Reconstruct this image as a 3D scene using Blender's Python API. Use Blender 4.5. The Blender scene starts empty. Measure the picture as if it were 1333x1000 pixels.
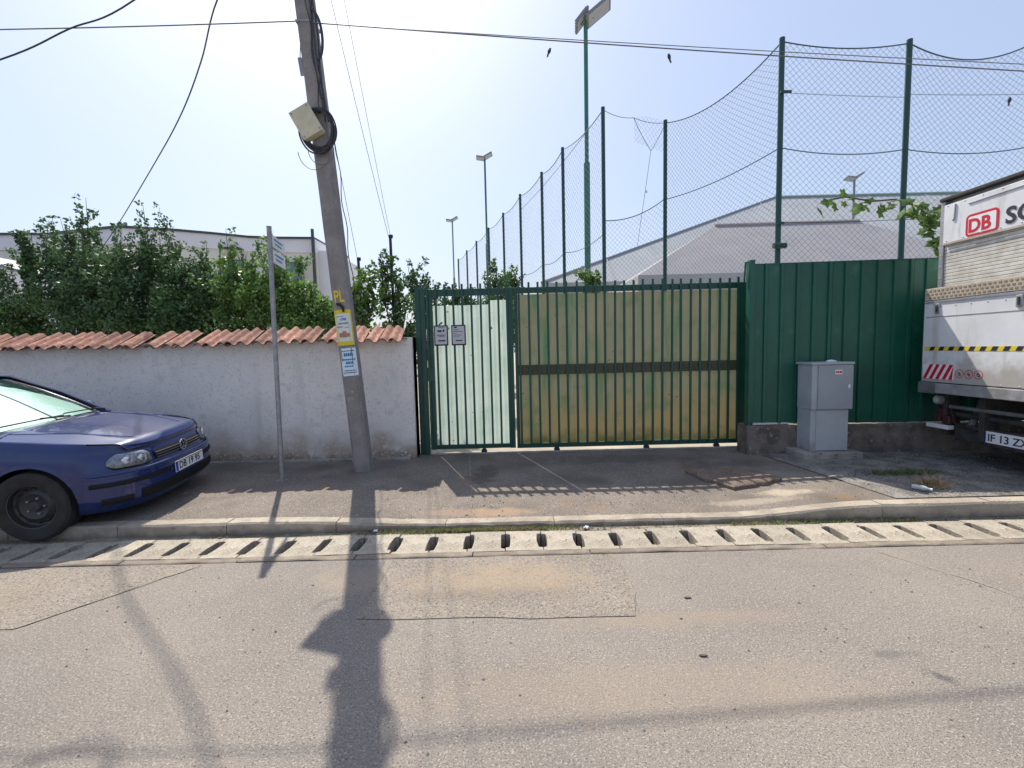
import bpy, bmesh, math, random
import numpy as np
from mathutils import Vector, Matrix, Euler
from mathutils.bvhtree import BVHTree
R = random.Random(7)
NR = np.random.RandomState(11)
rad = math.radians
C = bpy.context.scene.collection
S = bpy.context.scene

# ------------------------------------------------------------------ camera, sky, sun, exposure
cam = bpy.data.cameras.new('camera'); co = bpy.data.objects.new('camera', cam); C.objects.link(co)
cam.sensor_width = 36.0; cam.lens = 590/1333*36; cam.clip_end = 2000; cam.clip_start = 0.05
PITCH = math.atan(45/590)
co.matrix_world = Matrix.Translation((0, 0, 1.6)) @ Matrix.Rotation(rad(90)-PITCH, 4, 'X') @ Matrix.Rotation(rad(-1.4), 4, 'Z')
S.camera = co
SUN = Vector((-0.293, 0.70, 1.0)).normalized()
elev = math.asin(SUN.z); azim = math.atan2(SUN.x, SUN.y)
w = bpy.data.worlds.new("World"); S.world = w; w.use_nodes = True
nt = w.node_tree; bg = nt.nodes['Background']
sky = nt.nodes.new('ShaderNodeTexSky'); sky.sky_type = 'NISHITA'; sky.sun_disc = False
sky.sun_elevation = elev; sky.sun_rotation = azim
sky.air_density = 1.3; sky.dust_density = 3.0; sky.ozone_density = 3.6; sky.altitude = 80
sky.dust_density = 2.8
milk = nt.nodes.new('ShaderNodeMix'); milk.data_type = 'RGBA'; milk.inputs[0].default_value = 0.50       # even summer haze over the whole sky
nt.links.new(sky.outputs[0], milk.inputs[6]); milk.inputs[7].default_value = (3.9, 4.45, 6.05, 1)
nt.links.new(milk.outputs[2], bg.inputs[0]); bg.inputs[1].default_value = 0.125
sl = bpy.data.lights.new('sun', 'SUN'); sl.energy = 5.0; sl.angle = rad(0.53); sl.color = (1.0, 0.93, 0.82)
so = bpy.data.objects.new('sun', sl); C.objects.link(so)
so.rotation_euler = SUN.to_track_quat('Z', 'Y').to_euler(); so.location = (0, 0, 30)
S.view_settings.view_transform = 'Standard'; S.view_settings.look = 'None'
S.view_settings.gamma = 1; S.view_settings.use_curve_mapping = False
S.view_settings.exposure = 0.40

# ------------------------------------------------------------------ materials
MATS = {}
def mat(name, col, rough=0.7, metal=0.0, col2=None, nscale=3.0, ndetail=6, bump=0.0, bscale=60, coat=0.0, trans=0.0, tcol=None,
        rnd=0.0, speck=None, spscale=400, grad=None, streak=None, alpha=None, spec=0.5, nlo=0.35, nhi=0.65, spots=None):
    if name in MATS: return MATS[name]
    m = bpy.data.materials.new(name); m.use_nodes = True; n = m.node_tree.nodes; L = m.node_tree.links
    b = n['Principled BSDF']; b.inputs['Roughness'].default_value = rough; b.inputs['Metallic'].default_value = metal
    b.inputs['Specular IOR Level'].default_value = spec
    b.inputs['Coat Weight'].default_value = coat; b.inputs['Coat Roughness'].default_value = 0.04
    tc = n.new('ShaderNodeTexCoord'); obj = tc.outputs['Object']
    def rgb(c): 
        q = n.new('ShaderNodeRGB'); q.outputs[0].default_value = (*c, 1); return q.outputs[0]
    def mix(a, bb, f, mode='MIX'):
        q = n.new('ShaderNodeMix'); q.data_type = 'RGBA'; q.blend_type = mode
        if isinstance(f, float): q.inputs[0].default_value = f
        else: L.new(f, q.inputs[0])
        L.new(a, q.inputs[6]); L.new(bb, q.inputs[7]); return q.outputs[2]
    def ramp(v, lo, hi):
        q = n.new('ShaderNodeMapRange'); q.interpolation_type = 'SMOOTHSTEP'
        L.new(v, q.inputs[0]); q.inputs[1].default_value = lo; q.inputs[2].default_value = hi; return q.outputs[0]
    def noise(scale, det=6, vec=None, rough_=0.6):
        q = n.new('ShaderNodeTexNoise'); q.inputs['Scale'].default_value = scale; q.inputs['Detail'].default_value = det
        q.inputs['Roughness'].default_value = rough_; L.new(vec or obj, q.inputs['Vector']); return q.outputs[0]
    m['h'] = 1
    c = rgb(col)
    if col2: c = mix(c, rgb(col2), ramp(noise(nscale, ndetail), nlo, nhi))
    if streak:       # vertical streaks (scol, scale, lo, hi)
        mp = n.new('ShaderNodeMapping'); mp.inputs['Scale'].default_value = (streak[1], streak[1], streak[1]*0.12); L.new(obj, mp.inputs[0])
        c = mix(c, rgb(streak[0]), ramp(noise(1.0, 5, mp.outputs[0]), streak[2], streak[3]))
    if grad:         # colour toward low z : list of (col, z_full, z_none, strength noise)
        for (gc, z0, z1, ns) in grad:
            sx = n.new('ShaderNodeSeparateXYZ'); L.new(obj, sx.inputs[0])
            ad = n.new('ShaderNodeMath'); ad.operation = 'MULTIPLY_ADD'; L.new(noise(ns, 6), ad.inputs[0]); ad.inputs[1].default_value = 0.9*abs(z1-z0)*2
            sb = n.new('ShaderNodeMath'); sb.operation = 'SUBTRACT'; L.new(sx.outputs[2], sb.inputs[0]); sb.inputs[1].default_value = 0.9*abs(z1-z0)
            L.new(sb.outputs[0], ad.inputs[2])
            c = mix(c, rgb(gc), ramp(ad.outputs[0], z1, z0))
    if speck:        # list of (colour, scale, lo, hi)
        for (sc, s_, lo, hi) in speck:
            c = mix(c, rgb(sc), ramp(noise(s_, 2, None, 0.5), lo, hi))
    for (sc, sx_, sy_, rx_, ry_, amt) in (spots or []):      # soft-edged stains lying at fixed places
        mp = n.new('ShaderNodeMapping'); mp.inputs['Location'].default_value = (-sx_/rx_, -sy_/ry_, 0); mp.inputs['Scale'].default_value = (1/rx_, 1/ry_, 0); L.new(obj, mp.inputs[0])
        ln = n.new('ShaderNodeVectorMath'); ln.operation = 'LENGTH'; L.new(mp.outputs[0], ln.inputs[0])
        ma = n.new('ShaderNodeMath'); ma.operation = 'MULTIPLY_ADD'; L.new(noise(5.5, 6, None, .7), ma.inputs[0]); ma.inputs[1].default_value = 2.2; L.new(ln.outputs['Value'], ma.inputs[2])
        fa = n.new('ShaderNodeMath'); fa.operation = 'MULTIPLY'; L.new(ramp(ma.outputs[0], 2.15, 1.35), fa.inputs[0]); fa.inputs[1].default_value = amt
        c = mix(c, rgb(sc), fa.outputs[0])
    if rnd:
        oi = n.new('ShaderNodeObjectInfo'); mr = n.new('ShaderNodeMapRange'); L.new(oi.outputs['Random'], mr.inputs[0])
        mr.inputs[3].default_value = 1-rnd; mr.inputs[4].default_value = 1+rnd
        vm = n.new('ShaderNodeVectorMath'); vm.operation = 'SCALE'; L.new(c, vm.inputs[0]); L.new(mr.outputs[0], vm.inputs['Scale']); c = vm.outputs[0]
    L.new(c, b.inputs['Base Color'])
    if bump:
        bp = n.new('ShaderNodeBump'); bp.inputs['Strength'].default_value = bump; bp.inputs['Distance'].default_value = 0.01
        L.new(noise(bscale, 5), bp.inputs['Height']); L.new(bp.outputs[0], b.inputs['Normal'])
    if trans:
        t = n.new('ShaderNodeBsdfTranslucent')
        if tcol: t.inputs[0].default_value = (*tcol, 1)
        else: L.new(c, t.inputs[0])
        ms = n.new('ShaderNodeMixShader'); ms.inputs[0].default_value = trans
        L.new(b.outputs[0], ms.inputs[1]); L.new(t.outputs[0], ms.inputs[2]); L.new(ms.outputs[0], n['Material Output'].inputs[0])
    MATS[name] = m
    return m
def glass(name, col=(0.8, 0.9, 0.88), t=0.75):
    if name in MATS: return MATS[name]
    m = bpy.data.materials.new(name); m.use_nodes = True; n = m.node_tree.nodes; L = m.node_tree.links
    n.remove(n['Principled BSDF'])
    tr = n.new('ShaderNodeBsdfTransparent'); tr.inputs[0].default_value = (*[c*t for c in col], 1)
    gl = n.new('ShaderNodeBsdfGlossy'); gl.inputs['Roughness'].default_value = 0.02
    fr = n.new('ShaderNodeLayerWeight'); fr.inputs[0].default_value = 0.5
    pw_ = n.new('ShaderNodeMath'); pw_.operation = 'POWER'; L.new(fr.outputs['Facing'], pw_.inputs[0]); pw_.inputs[1].default_value = 5.0
    ma = n.new('ShaderNodeMath'); ma.operation = 'MULTIPLY_ADD'; L.new(pw_.outputs[0], ma.inputs[0]); ma.inputs[1].default_value = .94; ma.inputs[2].default_value = .06
    ms = n.new('ShaderNodeMixShader'); L.new(ma.outputs[0], ms.inputs[0]); L.new(tr.outputs[0], ms.inputs[1]); L.new(gl.outputs[0], ms.inputs[2])
    L.new(ms.outputs[0], n['Material Output'].inputs[0]); MATS[name] = m; return m

# ------------------------------------------------------------------ mesh builder
class MB:
    def __init__(s): s.v = []; s.f = []
    def add(s, vs, fs):
        o = len(s.v); s.v += [tuple(v) for v in vs]; s.f += [tuple(i+o for i in f) for f in fs]; return s
    def box(s, x0, x1, y0, y1, z0, z1, M=None):
        vs = [Vector((x, y, z)) for x in (x0, x1) for y in (y0, y1) for z in (z0, z1)]
        if M: vs = [M @ v for v in vs]
        return s.add(vs, [(0, 1, 3, 2), (4, 6, 7, 5), (0, 4, 5, 1), (2, 3, 7, 6), (0, 2, 6, 4), (1, 5, 7, 3)])
    def tube(s, pts, r, n=8, cap=True):
        pts = [Vector(p) for p in pts]; rr = r if isinstance(r, (list, tuple)) else [r]*len(pts)
        o = len(s.v); up = None
        for i, p in enumerate(pts):
            t = (pts[min(i+1, len(pts)-1)] - pts[max(i-1, 0)]).normalized()
            if up is None: up = t.orthogonal().normalized()
            up = (up - t*up.dot(t)); up = up.normalized() if up.length > 1e-6 else t.orthogonal().normalized()
            sd = t.cross(up)
            for k in range(n):
                a = 2*math.pi*k/n; s.v.append(tuple(p + (up*math.cos(a)+sd*math.sin(a))*rr[i]))
        for i in range(len(pts)-1):
            for k in range(n):
                a = o+i*n+k; b = o+i*n+(k+1) % n; s.f.append((a, b, b+n, a+n))
        if cap:
            s.f.append(tuple(o+k for k in reversed(range(n)))); s.f.append(tuple(o+(len(pts)-1)*n+k for k in range(n)))
        return s
    def lathe(s, prof, n=32, M=None, closed=False):      # profile (r, h) about local Z
        o = len(s.v)
        for (r, h) in prof:
            for k in range(n):
                a = 2*math.pi*k/n; v = Vector((r*math.cos(a), r*math.sin(a), h)); s.v.append(tuple(M @ v if M else v))
        m_ = len(prof)
        for i in range(m_ if closed else m_-1):
            for k in range(n):
                j = (i+1) % m_
                s.f.append((o+i*n+k, o+i*n+(k+1) % n, o+j*n+(k+1) % n, o+j*n+k))
        return s
    def prism(s, poly, d0, d1, axis='z', M=None):     # polygon in plane extruded along axis
        def P(a, b, c):
            v = Vector((a, b, c)) if axis == 'z' else (Vector((a, c, b)) if axis == 'y' else Vector((c, a, b)))
            return M @ v if M else v
        n = len(poly); vs = [P(a, b, d0) for a, b in poly]+[P(a, b, d1) for a, b in poly]
        fs = [tuple(reversed(range(n))), tuple(range(n, 2*n))]+[(i, (i+1) % n, n+(i+1) % n, n+i) for i in range(n)]
        return s.add(vs, fs)
    def grid(s, fn, nu, nv, thick=None):
        o = len(s.v)
        for i in range(nu+1):
            for j in range(nv+1): s.v.append(tuple(fn(i/nu, j/nv)))
        for i in range(nu):
            for j in range(nv):
                a = o+i*(nv+1)+j; s.f.append((a, a+nv+1, a+nv+2, a+1))
        return s
    def mesh(s, name, m, off=(0, 0, 0), smooth=False, bevel=0, recalc=True):
        me = bpy.data.meshes.new(name)
        ox, oy, oz = off
        me.from_pydata([(a-ox, b-oy, c-oz) for a, b, c in s.v], [], s.f)
        if recalc or bevel:
            bm = bmesh.new(); bm.from_mesh(me)
            if recalc: bmesh.ops.recalc_face_normals(bm, faces=bm.faces)
            if bevel:
                es = [e for e in bm.edges if len(e.link_faces) == 2 and e.calc_face_angle(0) > rad(35)]
                bmesh.ops.bevel(bm, geom=es, offset=bevel, segments=2, affect='EDGES', profile=0.5, clamp_overlap=True)
            bm.to_mesh(me); bm.free()
        if m: me.materials.append(m)
        if smooth: 
            for p in me.polygons: p.use_smooth = True
            if smooth != 'all': me.set_sharp_from_angle(angle=rad(35))
        me.update(); return me
    def build(s, name, m, parent=None, smooth=False, bevel=0, world=True, recalc=True, kind=None):
        off = (0, 0, 0)
        if parent is not None and world: off = wloc(parent)
        me = s.mesh(name, m, off, smooth, bevel, recalc)
        o = bpy.data.objects.new(name, me); C.objects.link(o)
        if parent is not None: o.parent = parent
        if kind: o['kind'] = kind
        return o
def wloc(o):
    v = Vector(o.location)
    while o.parent: o = o.parent; v += Vector(o.location)
    return v
def thing(name, label, cat, loc=(0, 0, 0), rotz=0, group=None):
    o = bpy.data.objects.new(name, None); C.objects.link(o); o.empty_display_size = 0.2
    o.location = loc; o.rotation_euler = (0, 0, rotz); o['label'] = label; o['category'] = cat
    if group: o['group'] = group
    return o
def tag(o, label, cat, group=None, kind=None):
    o['label'] = label; o['category'] = cat
    if group: o['group'] = group
    if kind: o['kind'] = kind
    return o
def struct(o, label=None):
    o['kind'] = 'structure'
    if label: o['label'] = label
    return o
def inst(name, me, parent, loc=(0, 0, 0), rot=(0, 0, 0), sc=(1, 1, 1)):
    o = bpy.data.objects.new(name, me); C.objects.link(o); o.parent = parent
    o.location = loc; o.rotation_euler = rot; o.scale = sc; return o
def text(name, s, size, m, parent, M, extrude=0.001, bold=0.0, sx=1.0, align='LEFT'):
    cu = bpy.data.curves.new(name, 'FONT'); cu.body = s; cu.size = size; cu.extrude = extrude; cu.offset = bold; cu.align_x = align
    cu.resolution_u = 3
    o = bpy.data.objects.new(name, cu); C.objects.link(o)
    dg = bpy.context.evaluated_depsgraph_get(); me = bpy.data.meshes.new_from_object(o.evaluated_get(dg))
    bpy.data.objects.remove(o); me.transform(M @ Matrix.Diagonal((sx, 1, 1, 1)))
    me.materials.clear(); me.materials.append(m); me.name = name
    q = bpy.data.objects.new(name, me); C.objects.link(q); q.parent = parent; return q
def gnoise(seed, n=9):
    r = np.random.RandomState(seed); k = r.uniform(0.5, 6, (n, 2)); p = r.uniform(0, 6.28, n); a = 1/np.hypot(k[:, 0], k[:, 1])
    def f(x, y): return float(np.sum(a*np.sin(k[:, 0]*x+k[:, 1]*y+p))/n)
    return f

# palette
M_asph = mat('asphalt', (0.282, 0.248, 0.215), 0.93, col2=(0.232, 0.207, 0.184), spots=[((.36, .28, .20), -.1, 2.95, .8, .35, .5), ((.34, .27, .20), 1.0, 2.55, .9, .12, .4), ((.34, .27, .2), .6, 2.0, 1.6, .25, .35), ((.15, .14, .13), 1.9, 2.2, .15, .04, .6), ((.36, .30, .22), -1.1, 3.1, .5, .25, .4)], nscale=0.9, bump=0.9, bscale=170, spec=0.25,
             speck=[((0.25, 0.225, 0.20), 1.6, 0.50, 0.75), ((0.42, 0.375, 0.32), 100, 0.54, 0.68), ((0.38, 0.345, 0.30), 48, 0.60, 0.72), ((0.09, 0.082, 0.075), 120, 0.57, 0.70), ((0.16, 0.142, 0.125), 60, 0.60, 0.70), ((0.33, 0.26, 0.18), 0.55, 0.58, 0.9), ((0.06, 0.055, 0.05), 17, 0.755, 0.79)])
M_asph2 = mat('asphalt_patched', (0.29, 0.252, 0.21), 0.93, col2=(0.245, 0.215, 0.183), nscale=1.7, spots=[((.37, .285, .195), -.1, 3.05, .8, .3, .55), ((.15, .13, .11), -.2, 2.85, .8, .12, .3)], bump=0.9, bscale=150, spec=0.25,
             speck=[((0.42, 0.37, 0.31), 95, 0.54, 0.68), ((0.09, 0.08, 0.07), 105, 0.57, 0.70), ((0.14, 0.12, 0.10), 50, 0.59, 0.68), ((0.33, 0.26, 0.18), 1.2, 0.55, 0.9)])
M_pave = mat('pavement_asphalt', (0.235, 0.20, 0.172), 0.95, col2=(0.18, 0.156, 0.136), nscale=1.6, spots=[((.42, .29, .19), -.15, 4.22, .42, .16, .65), ((.38, .26, .18), -.55, 4.25, .3, .12, .5), ((.06, .05, .045), -.35, 5.4, .22, .5, .6), ((.09, .08, .07), 1.4, 5.9, 1.4, .3, .5), ((.50, .43, .33), 2.75, 4.45, .35, .12, .75), ((.44, .38, .30), 2.3, 4.30, .5, .1, .6), ((.30, .27, .23), 3.0, 4.95, .45, .3, .6), ((.10, .085, .075), 2.6, 5.5, .8, .2, .5)], bump=1.0, bscale=120, spec=0.2,
             speck=[((0.38, 0.33, 0.27), 80, 0.55, 0.66), ((0.06, 0.055, 0.05), 95, 0.58, 0.68), ((0.15, 0.13, 0.11), 1.1, 0.52, 0.70), ((0.27, 0.17, 0.10), 1.3, 0.6, 0.8)])
M_rough = mat('broken_concrete', (0.25, 0.235, 0.215), 0.95, col2=(0.13, 0.12, 0.11), nscale=5, bump=1.0, bscale=45, spec=0.2,
             speck=[((0.36, 0.34, 0.31), 60, 0.56, 0.68), ((0.05, 0.045, 0.04), 50, 0.6, 0.7)])
M_kerb = mat('kerb_concrete', (0.40, 0.345, 0.27), 0.9, col2=(0.29, 0.25, 0.20), nscale=4, bump=0.8, bscale=70, rnd=0.08, grad=[((.19, .155, .12), -.01, .075, 9.0)],  # grad: lower face browned, dirt plus the face's shade put into the colour
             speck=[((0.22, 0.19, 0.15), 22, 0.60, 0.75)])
M_slab = mat('drain_slab_concrete', (0.365, 0.325, 0.26), 0.9, col2=(0.275, 0.24, 0.19), nscale=5, bump=0.7, bscale=80, rnd=0.10,
             speck=[((0.24, 0.20, 0.155), 9, 0.56, 0.74), ((0.14, 0.115, 0.09), 30, 0.62, 0.72), ((0.58, 0.54, 0.46), 90, 0.6, 0.7)])
M_dark = mat('dark_silt', (0.018, 0.015, 0.012), 0.95)
M_dirt = mat('yard_ground', (0.40, 0.36, 0.30), 0.95, col2=(0.28, 0.25, 0.20), nscale=1.0, bump=0.5, bscale=30)
M_seam = mat('tar_seam', (0.15, 0.132, 0.112), 0.9, col2=(0.30, 0.265, 0.225), nscale=9, nlo=.3, nhi=.55)
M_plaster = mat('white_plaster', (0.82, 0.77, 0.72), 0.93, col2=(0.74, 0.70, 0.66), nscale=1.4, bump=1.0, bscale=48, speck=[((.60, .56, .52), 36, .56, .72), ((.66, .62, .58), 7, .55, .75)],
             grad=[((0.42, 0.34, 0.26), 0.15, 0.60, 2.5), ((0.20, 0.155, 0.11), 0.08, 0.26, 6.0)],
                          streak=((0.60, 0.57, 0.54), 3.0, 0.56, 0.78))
M_tile = mat('terracotta_tile', (0.37, 0.165, 0.115), 0.9, col2=(0.25, 0.12, 0.085), nscale=9, bump=0.5, bscale=60, rnd=0.32,
             speck=[((0.13, 0.11, 0.075), 16, 0.56, 0.72), ((0.52, 0.33, 0.24), 14, 0.58, 0.74)])
M_green = mat('green_gate_paint', (0.009, 0.072, 0.048), 0.42, col2=(0.008, 0.055, 0.040), nscale=6, bump=0.2, bscale=90,
             speck=[((0.05, 0.035, 0.02), 30, 0.68, 0.74)])
M_fence = mat('green_sheet_metal', (0.009, 0.105, 0.066), 0.38, col2=(0.008, 0.082, 0.054), nscale=2.2, bump=0.55, bscale=5, rnd=0.08, speck=[((.03, .12, .085), 5, .62, .80), ((.05, .04, .03), 60, .73, .78)],
             streak=((0.009, 0.085, 0.05), 8, 0.56, 0.72))
M_post = mat('dark_green_post', (0.012, 0.06, 0.055), 0.5)
M_pan_w = mat('pale_panel', (0.58, 0.68, 0.63), 0.4, col2=(0.47, 0.60, 0.53), nscale=2.0, trans=0.46, streak=((0.18, 0.42, 0.26), 10, 0.62, 0.74), spec=0.3,
             speck=[((0.03, 0.12, 0.06), 14, 0.72, 0.76)])
M_pan_o = mat('weathered_panel', (0.285, 0.305, 0.195), 0.55, col2=(0.34, 0.315, 0.21), nscale=2.5, trans=0.15, spec=0.3,
             streak=((0.13, 0.26, 0.14), 6.5, 0.48, 0.70), grad=[((0.40, 0.31, 0.145), 0.30, 1.0, 2.0), ((0.16, 0.15, 0.05), 0.12, 0.36, 5.0)], speck=[((0.12, 0.14, 0.07), 20, 0.70, 0.78), ((.22, .26, .13), 4, .5, .75)])
M_strip = mat('olive_band', (0.055, 0.062, 0.028), 0.8, col2=(0.085, 0.075, 0.045), nscale=14)
M_cab = mat('cabinet_grey', (0.41, 0.44, 0.465), 0.5, col2=(0.34, 0.37, 0.395), nscale=3, grad=[((.24, .22, .19), .0, .28, 7.0)], streak=((0.30, 0.33, 0.36), 6, 0.58, 0.75))
M_cab2 = mat('cabinet_door_grey', (0.31, 0.35, 0.385), 0.42, col2=(0.28, 0.315, 0.35), nscale=3)
M_conc = mat('old_concrete', (0.36, 0.335, 0.30), 0.93, col2=(0.25, 0.23, 0.205), nscale=4, bump=0.9, bscale=50, speck=[((0.12, 0.105, 0.09), 24, 0.60, 0.74)])
M_plinth = mat('stained_concrete', (0.20, 0.17, 0.145), 0.95, col2=(0.10, 0.085, 0.07), nscale=5, bump=1.0, bscale=35, speck=[((0.30, 0.27, 0.24), 18, 0.62, 0.74)])
M_pole = mat('pole_concrete', (0.29, 0.265, 0.25), 0.92, col2=(0.22, 0.205, 0.195), nscale=5, bump=0.7, bscale=60,
             streak=((0.19, 0.18, 0.17), 9, 0.55, 0.75), speck=[((0.15, 0.14, 0.13), 40, 0.64, 0.74)])
M_galv = mat('galvanised_steel', (0.34, 0.345, 0.35), 0.55, metal=0.4, col2=(0.26, 0.26, 0.265), nscale=20)
M_black = mat('black_rubber', (0.012, 0.012, 0.013), 0.6)
M_cable = mat('black_cable', (0.035, 0.035, 0.038), 0.55)
M_cableg = mat('grey_cable', (0.12, 0.12, 0.125), 0.6)
M_wire = mat('net_wire', (0.15, 0.19, 0.20), 0.55, metal=0.2)
M_beige = mat('beige_plastic', (0.60, 0.55, 0.38), 0.5, col2=(0.52, 0.48, 0.34), nscale=8)
M_white = mat('white_enamel', (0.78, 0.78, 0.77), 0.4, col2=(0.70, 0.70, 0.69), nscale=3)
M_paper = mat('paper_white', (0.74, 0.76, 0.80), 0.8)
M_yellow = mat('yellow_paint', (0.72, 0.55, 0.03), 0.7)
M_red = mat('red_paint', (0.55, 0.01, 0.02), 0.5)
M_ink = mat('dark_ink', (0.02, 0.02, 0.03), 0.6)
M_cyan = mat('blue_ink', (0.03, 0.22, 0.42), 0.7)
M_blue2 = mat('violet_ink', (0.18, 0.20, 0.55), 0.7)
M_bark = mat('bark', (0.10, 0.08, 0.06), 0.95, bump=0.8, bscale=40)
def leafmat(n_, c1, c2, t=0.35): return mat(n_, tuple(2.0*q for q in c1), 0.5, col2=tuple(1.8*q for q in c2), nscale=1.6, ndetail=4, trans=t, spec=0.3, nlo=0.4, nhi=0.6, speck=[(tuple(2.6*q for q in c1), 13, .56, .68), (tuple(.7*q for q in c2), 9, .60, .70)])
M_leaf = leafmat('leaf_green', (0.060, 0.105, 0.036), (0.034, 0.068, 0.028))
M_leaf2 = leafmat('leaf_light', (0.085, 0.145, 0.035), (0.055, 0.10, 0.03), 0.4)
M_leafd = leafmat('leaf_dark', (0.036, 0.068, 0.032), (0.050, 0.090, 0.034), 0.3)
M_vine = leafmat('vine_leaf', (0.075, 0.125, 0.028), (0.04, 0.075, 0.022), 0.45)

# ------------------------------------------------------------------ ground, road, drain, kerb, pavement
def zp(x, y):        # pavement height
    def ker(x):
        if x < -2.2: return .10
        if x < -0.6: t = (x+2.2)/1.6; return .10-.055*t*t*(3-2*t)
        if x < 1.9: return .045
        if x < 3.3: t = (x-1.9)/1.4; return .045+.08*t*t*(3-2*t)
        return .125
    t = max(0, min(1, (y-4.09)/(6.2-4.09))); return ker(x)*(1-t)+.13*t
KN = gnoise(3)
o = MB().grid(lambda u, v: (-400+800*u, -60+560*v, -0.42), 8, 8).build('ground', M_dirt); struct(o)
o = MB().grid(lambda u, v: (-120+240*u, -30+33.405*v, 0.0), 60, 12).build('road', M_asph); struct(o)
bpy.data.meshes[o.data.name]
# drainage channel
dr = struct(bpy.data.objects.new('drainage_channel', None)); C.objects.link(dr); dr['label'] = 'concrete slot drain running along the kerb'
MB().box(-12, 12, 3.405, 3.99, -0.40, -0.30).build('channel_bed', M_dark, dr)
MB().box(-12, 12, 3.97, 3.995, -0.30, -0.005).build('channel_wall', M_conc, dr)
MB().box(-12, 12, 3.411, 3.47, -0.30, -0.012).build('channel_wall', M_conc, dr)
def rimstone(L, seed):
    r = random.Random(seed); m = MB()
    n = 8
    def fn(u, v):
        x = -L/2+.004+(L-.008)*u; return (x, 0, 0)
    top = []
    for i in range(n+1):
        x = -L/2+.004+(L-.008)*i/n
        top.append((x, 3.412+r.uniform(-.004, .008), 3.486+r.uniform(-.003, .003), .008+r.uniform(-.004, .005)))
    vs = []; fs = []
    for (x, a, b, z) in top: vs += [(x, a, -.2), (x, a, z-.006), (x, a+.012, z), (x, b-.006, z), (x, b, -.2)]
    for i in range(n):
        for k in range(4): fs.append((i*5+k, i*5+k+1, i*5+5+k+1, i*5+5+k))
    fs += [(4, 3, 2, 1, 0), tuple(n*5+k for k in range(5))]
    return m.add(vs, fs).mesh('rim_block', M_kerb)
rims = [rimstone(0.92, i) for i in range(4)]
for i in range(-6, 7):
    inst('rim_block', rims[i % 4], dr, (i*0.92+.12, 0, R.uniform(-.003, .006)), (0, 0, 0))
P = 0.3065
def slabmesh(seed):
    r = random.Random(seed); j = lambda a=.006: r.uniform(-a, a)
    h = P/2-.003; k = h-.038
    y0, y1 = 3.494, 3.875; a0, a1 = 3.545+j(), 3.812+j()
    y0 -= 3.685; y1 -= 3.685; a0 -= 3.685; a1 -= 3.685
    pts = [(-h+j(.002), y0+j(.003)), (h+j(.002), y0+j(.003)), (h, a0+j()), (k+.006, a0+.008), (k+j(), (a0+a1)/2+j(.02)), (k+.004, a1-.01), (h, a1+j()), (h, y1+j()),
           (-h, y1+j()), (-h, a1+j()), (-k-.004, a1-.008+j()), (-k+j(), (a0+a1)/2+j(.02)), (-k-.006, a0+.01), (-h, a0+j())]
    m = MB().prism(pts, -0.11, 0.004+j(.002)); return m.mesh('cover_slab', M_slab, bevel=0.004)
slabs = [slabmesh(20+i) for i in range(6)]
for i in range(-22, 23):
    inst('cover_slab', slabs[R.randrange(6)], dr, (-.087+P/2+i*P, 3.685, R.uniform(-.004, .003)), (R.uniform(-.014, .014), R.uniform(-.016, .016), R.uniform(-.010, .010)))
# silt lying between slabs and kerb
def fsilt(u, v):
    x = -12+24*u; y = 3.874+.135*v
    return (x, y, -.004+.016*KN(x*3, y*8)+.010*v)
o = MB().grid(fsilt, 240, 3).build('gutter_silt', mat('gutter_silt', (0.30, 0.26, 0.20), 0.95, col2=(0.14, 0.12, 0.08), nscale=4, bump=1, bscale=60, speck=[((0.42, 0.37, 0.28), 40, .6, .7)]), smooth=True); struct(o)
# kerb stones
kb = struct(bpy.data.objects.new('kerb', None)); C.objects.link(kb); kb['label'] = 'worn concrete kerb between drain and pavement'
KL = 0.98
for i in range(-12, 13):
    x0 = i*KL+.35; r = random.Random(i+100); m = MB(); n = 7; vs = []; fs = []
    for q in range(n+1):
        x = x0+.003+(KL-.006)*q/n; zt = zp(x, 4.0)+.008+r.uniform(-.003, .003); yf = 3.958+r.uniform(-.004, .004)+.012*KN(x, 2)
        ch = .012+abs(r.uniform(-.008, .012))
        vs += [(x, yf-.008, -.1), (x, yf, zt-ch), (x, yf+ch, zt), (x, 4.088+r.uniform(-.003, .003), zt), (x, 4.095, -.1)]
    for q in range(n):
        for k in range(4): fs.append((q*5+k, q*5+k+1, q*5+5+k+1, q*5+5+k))
    fs += [(4, 3, 2, 1, 0), tuple(n*5+k for k in range(5))]
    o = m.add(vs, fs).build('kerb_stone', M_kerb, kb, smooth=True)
# pavement
PN = gnoise(5, 14)
def fpav(u, v):
    x = -14+28*u; y = 4.092+2.36*v; return (x, y, zp(x, y)+.010*PN(x*1.3, y*2))
o = MB().grid(fpav, 280, 26).build('pavement', M_pave, smooth=True); struct(o)
MB().box(-12, 12, 4.093, 4.10, -.3, .03)
o = MB().box(-40, 60, 6.452, 120, -.3, .118).build('yard', M_dirt); struct(o)
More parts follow.
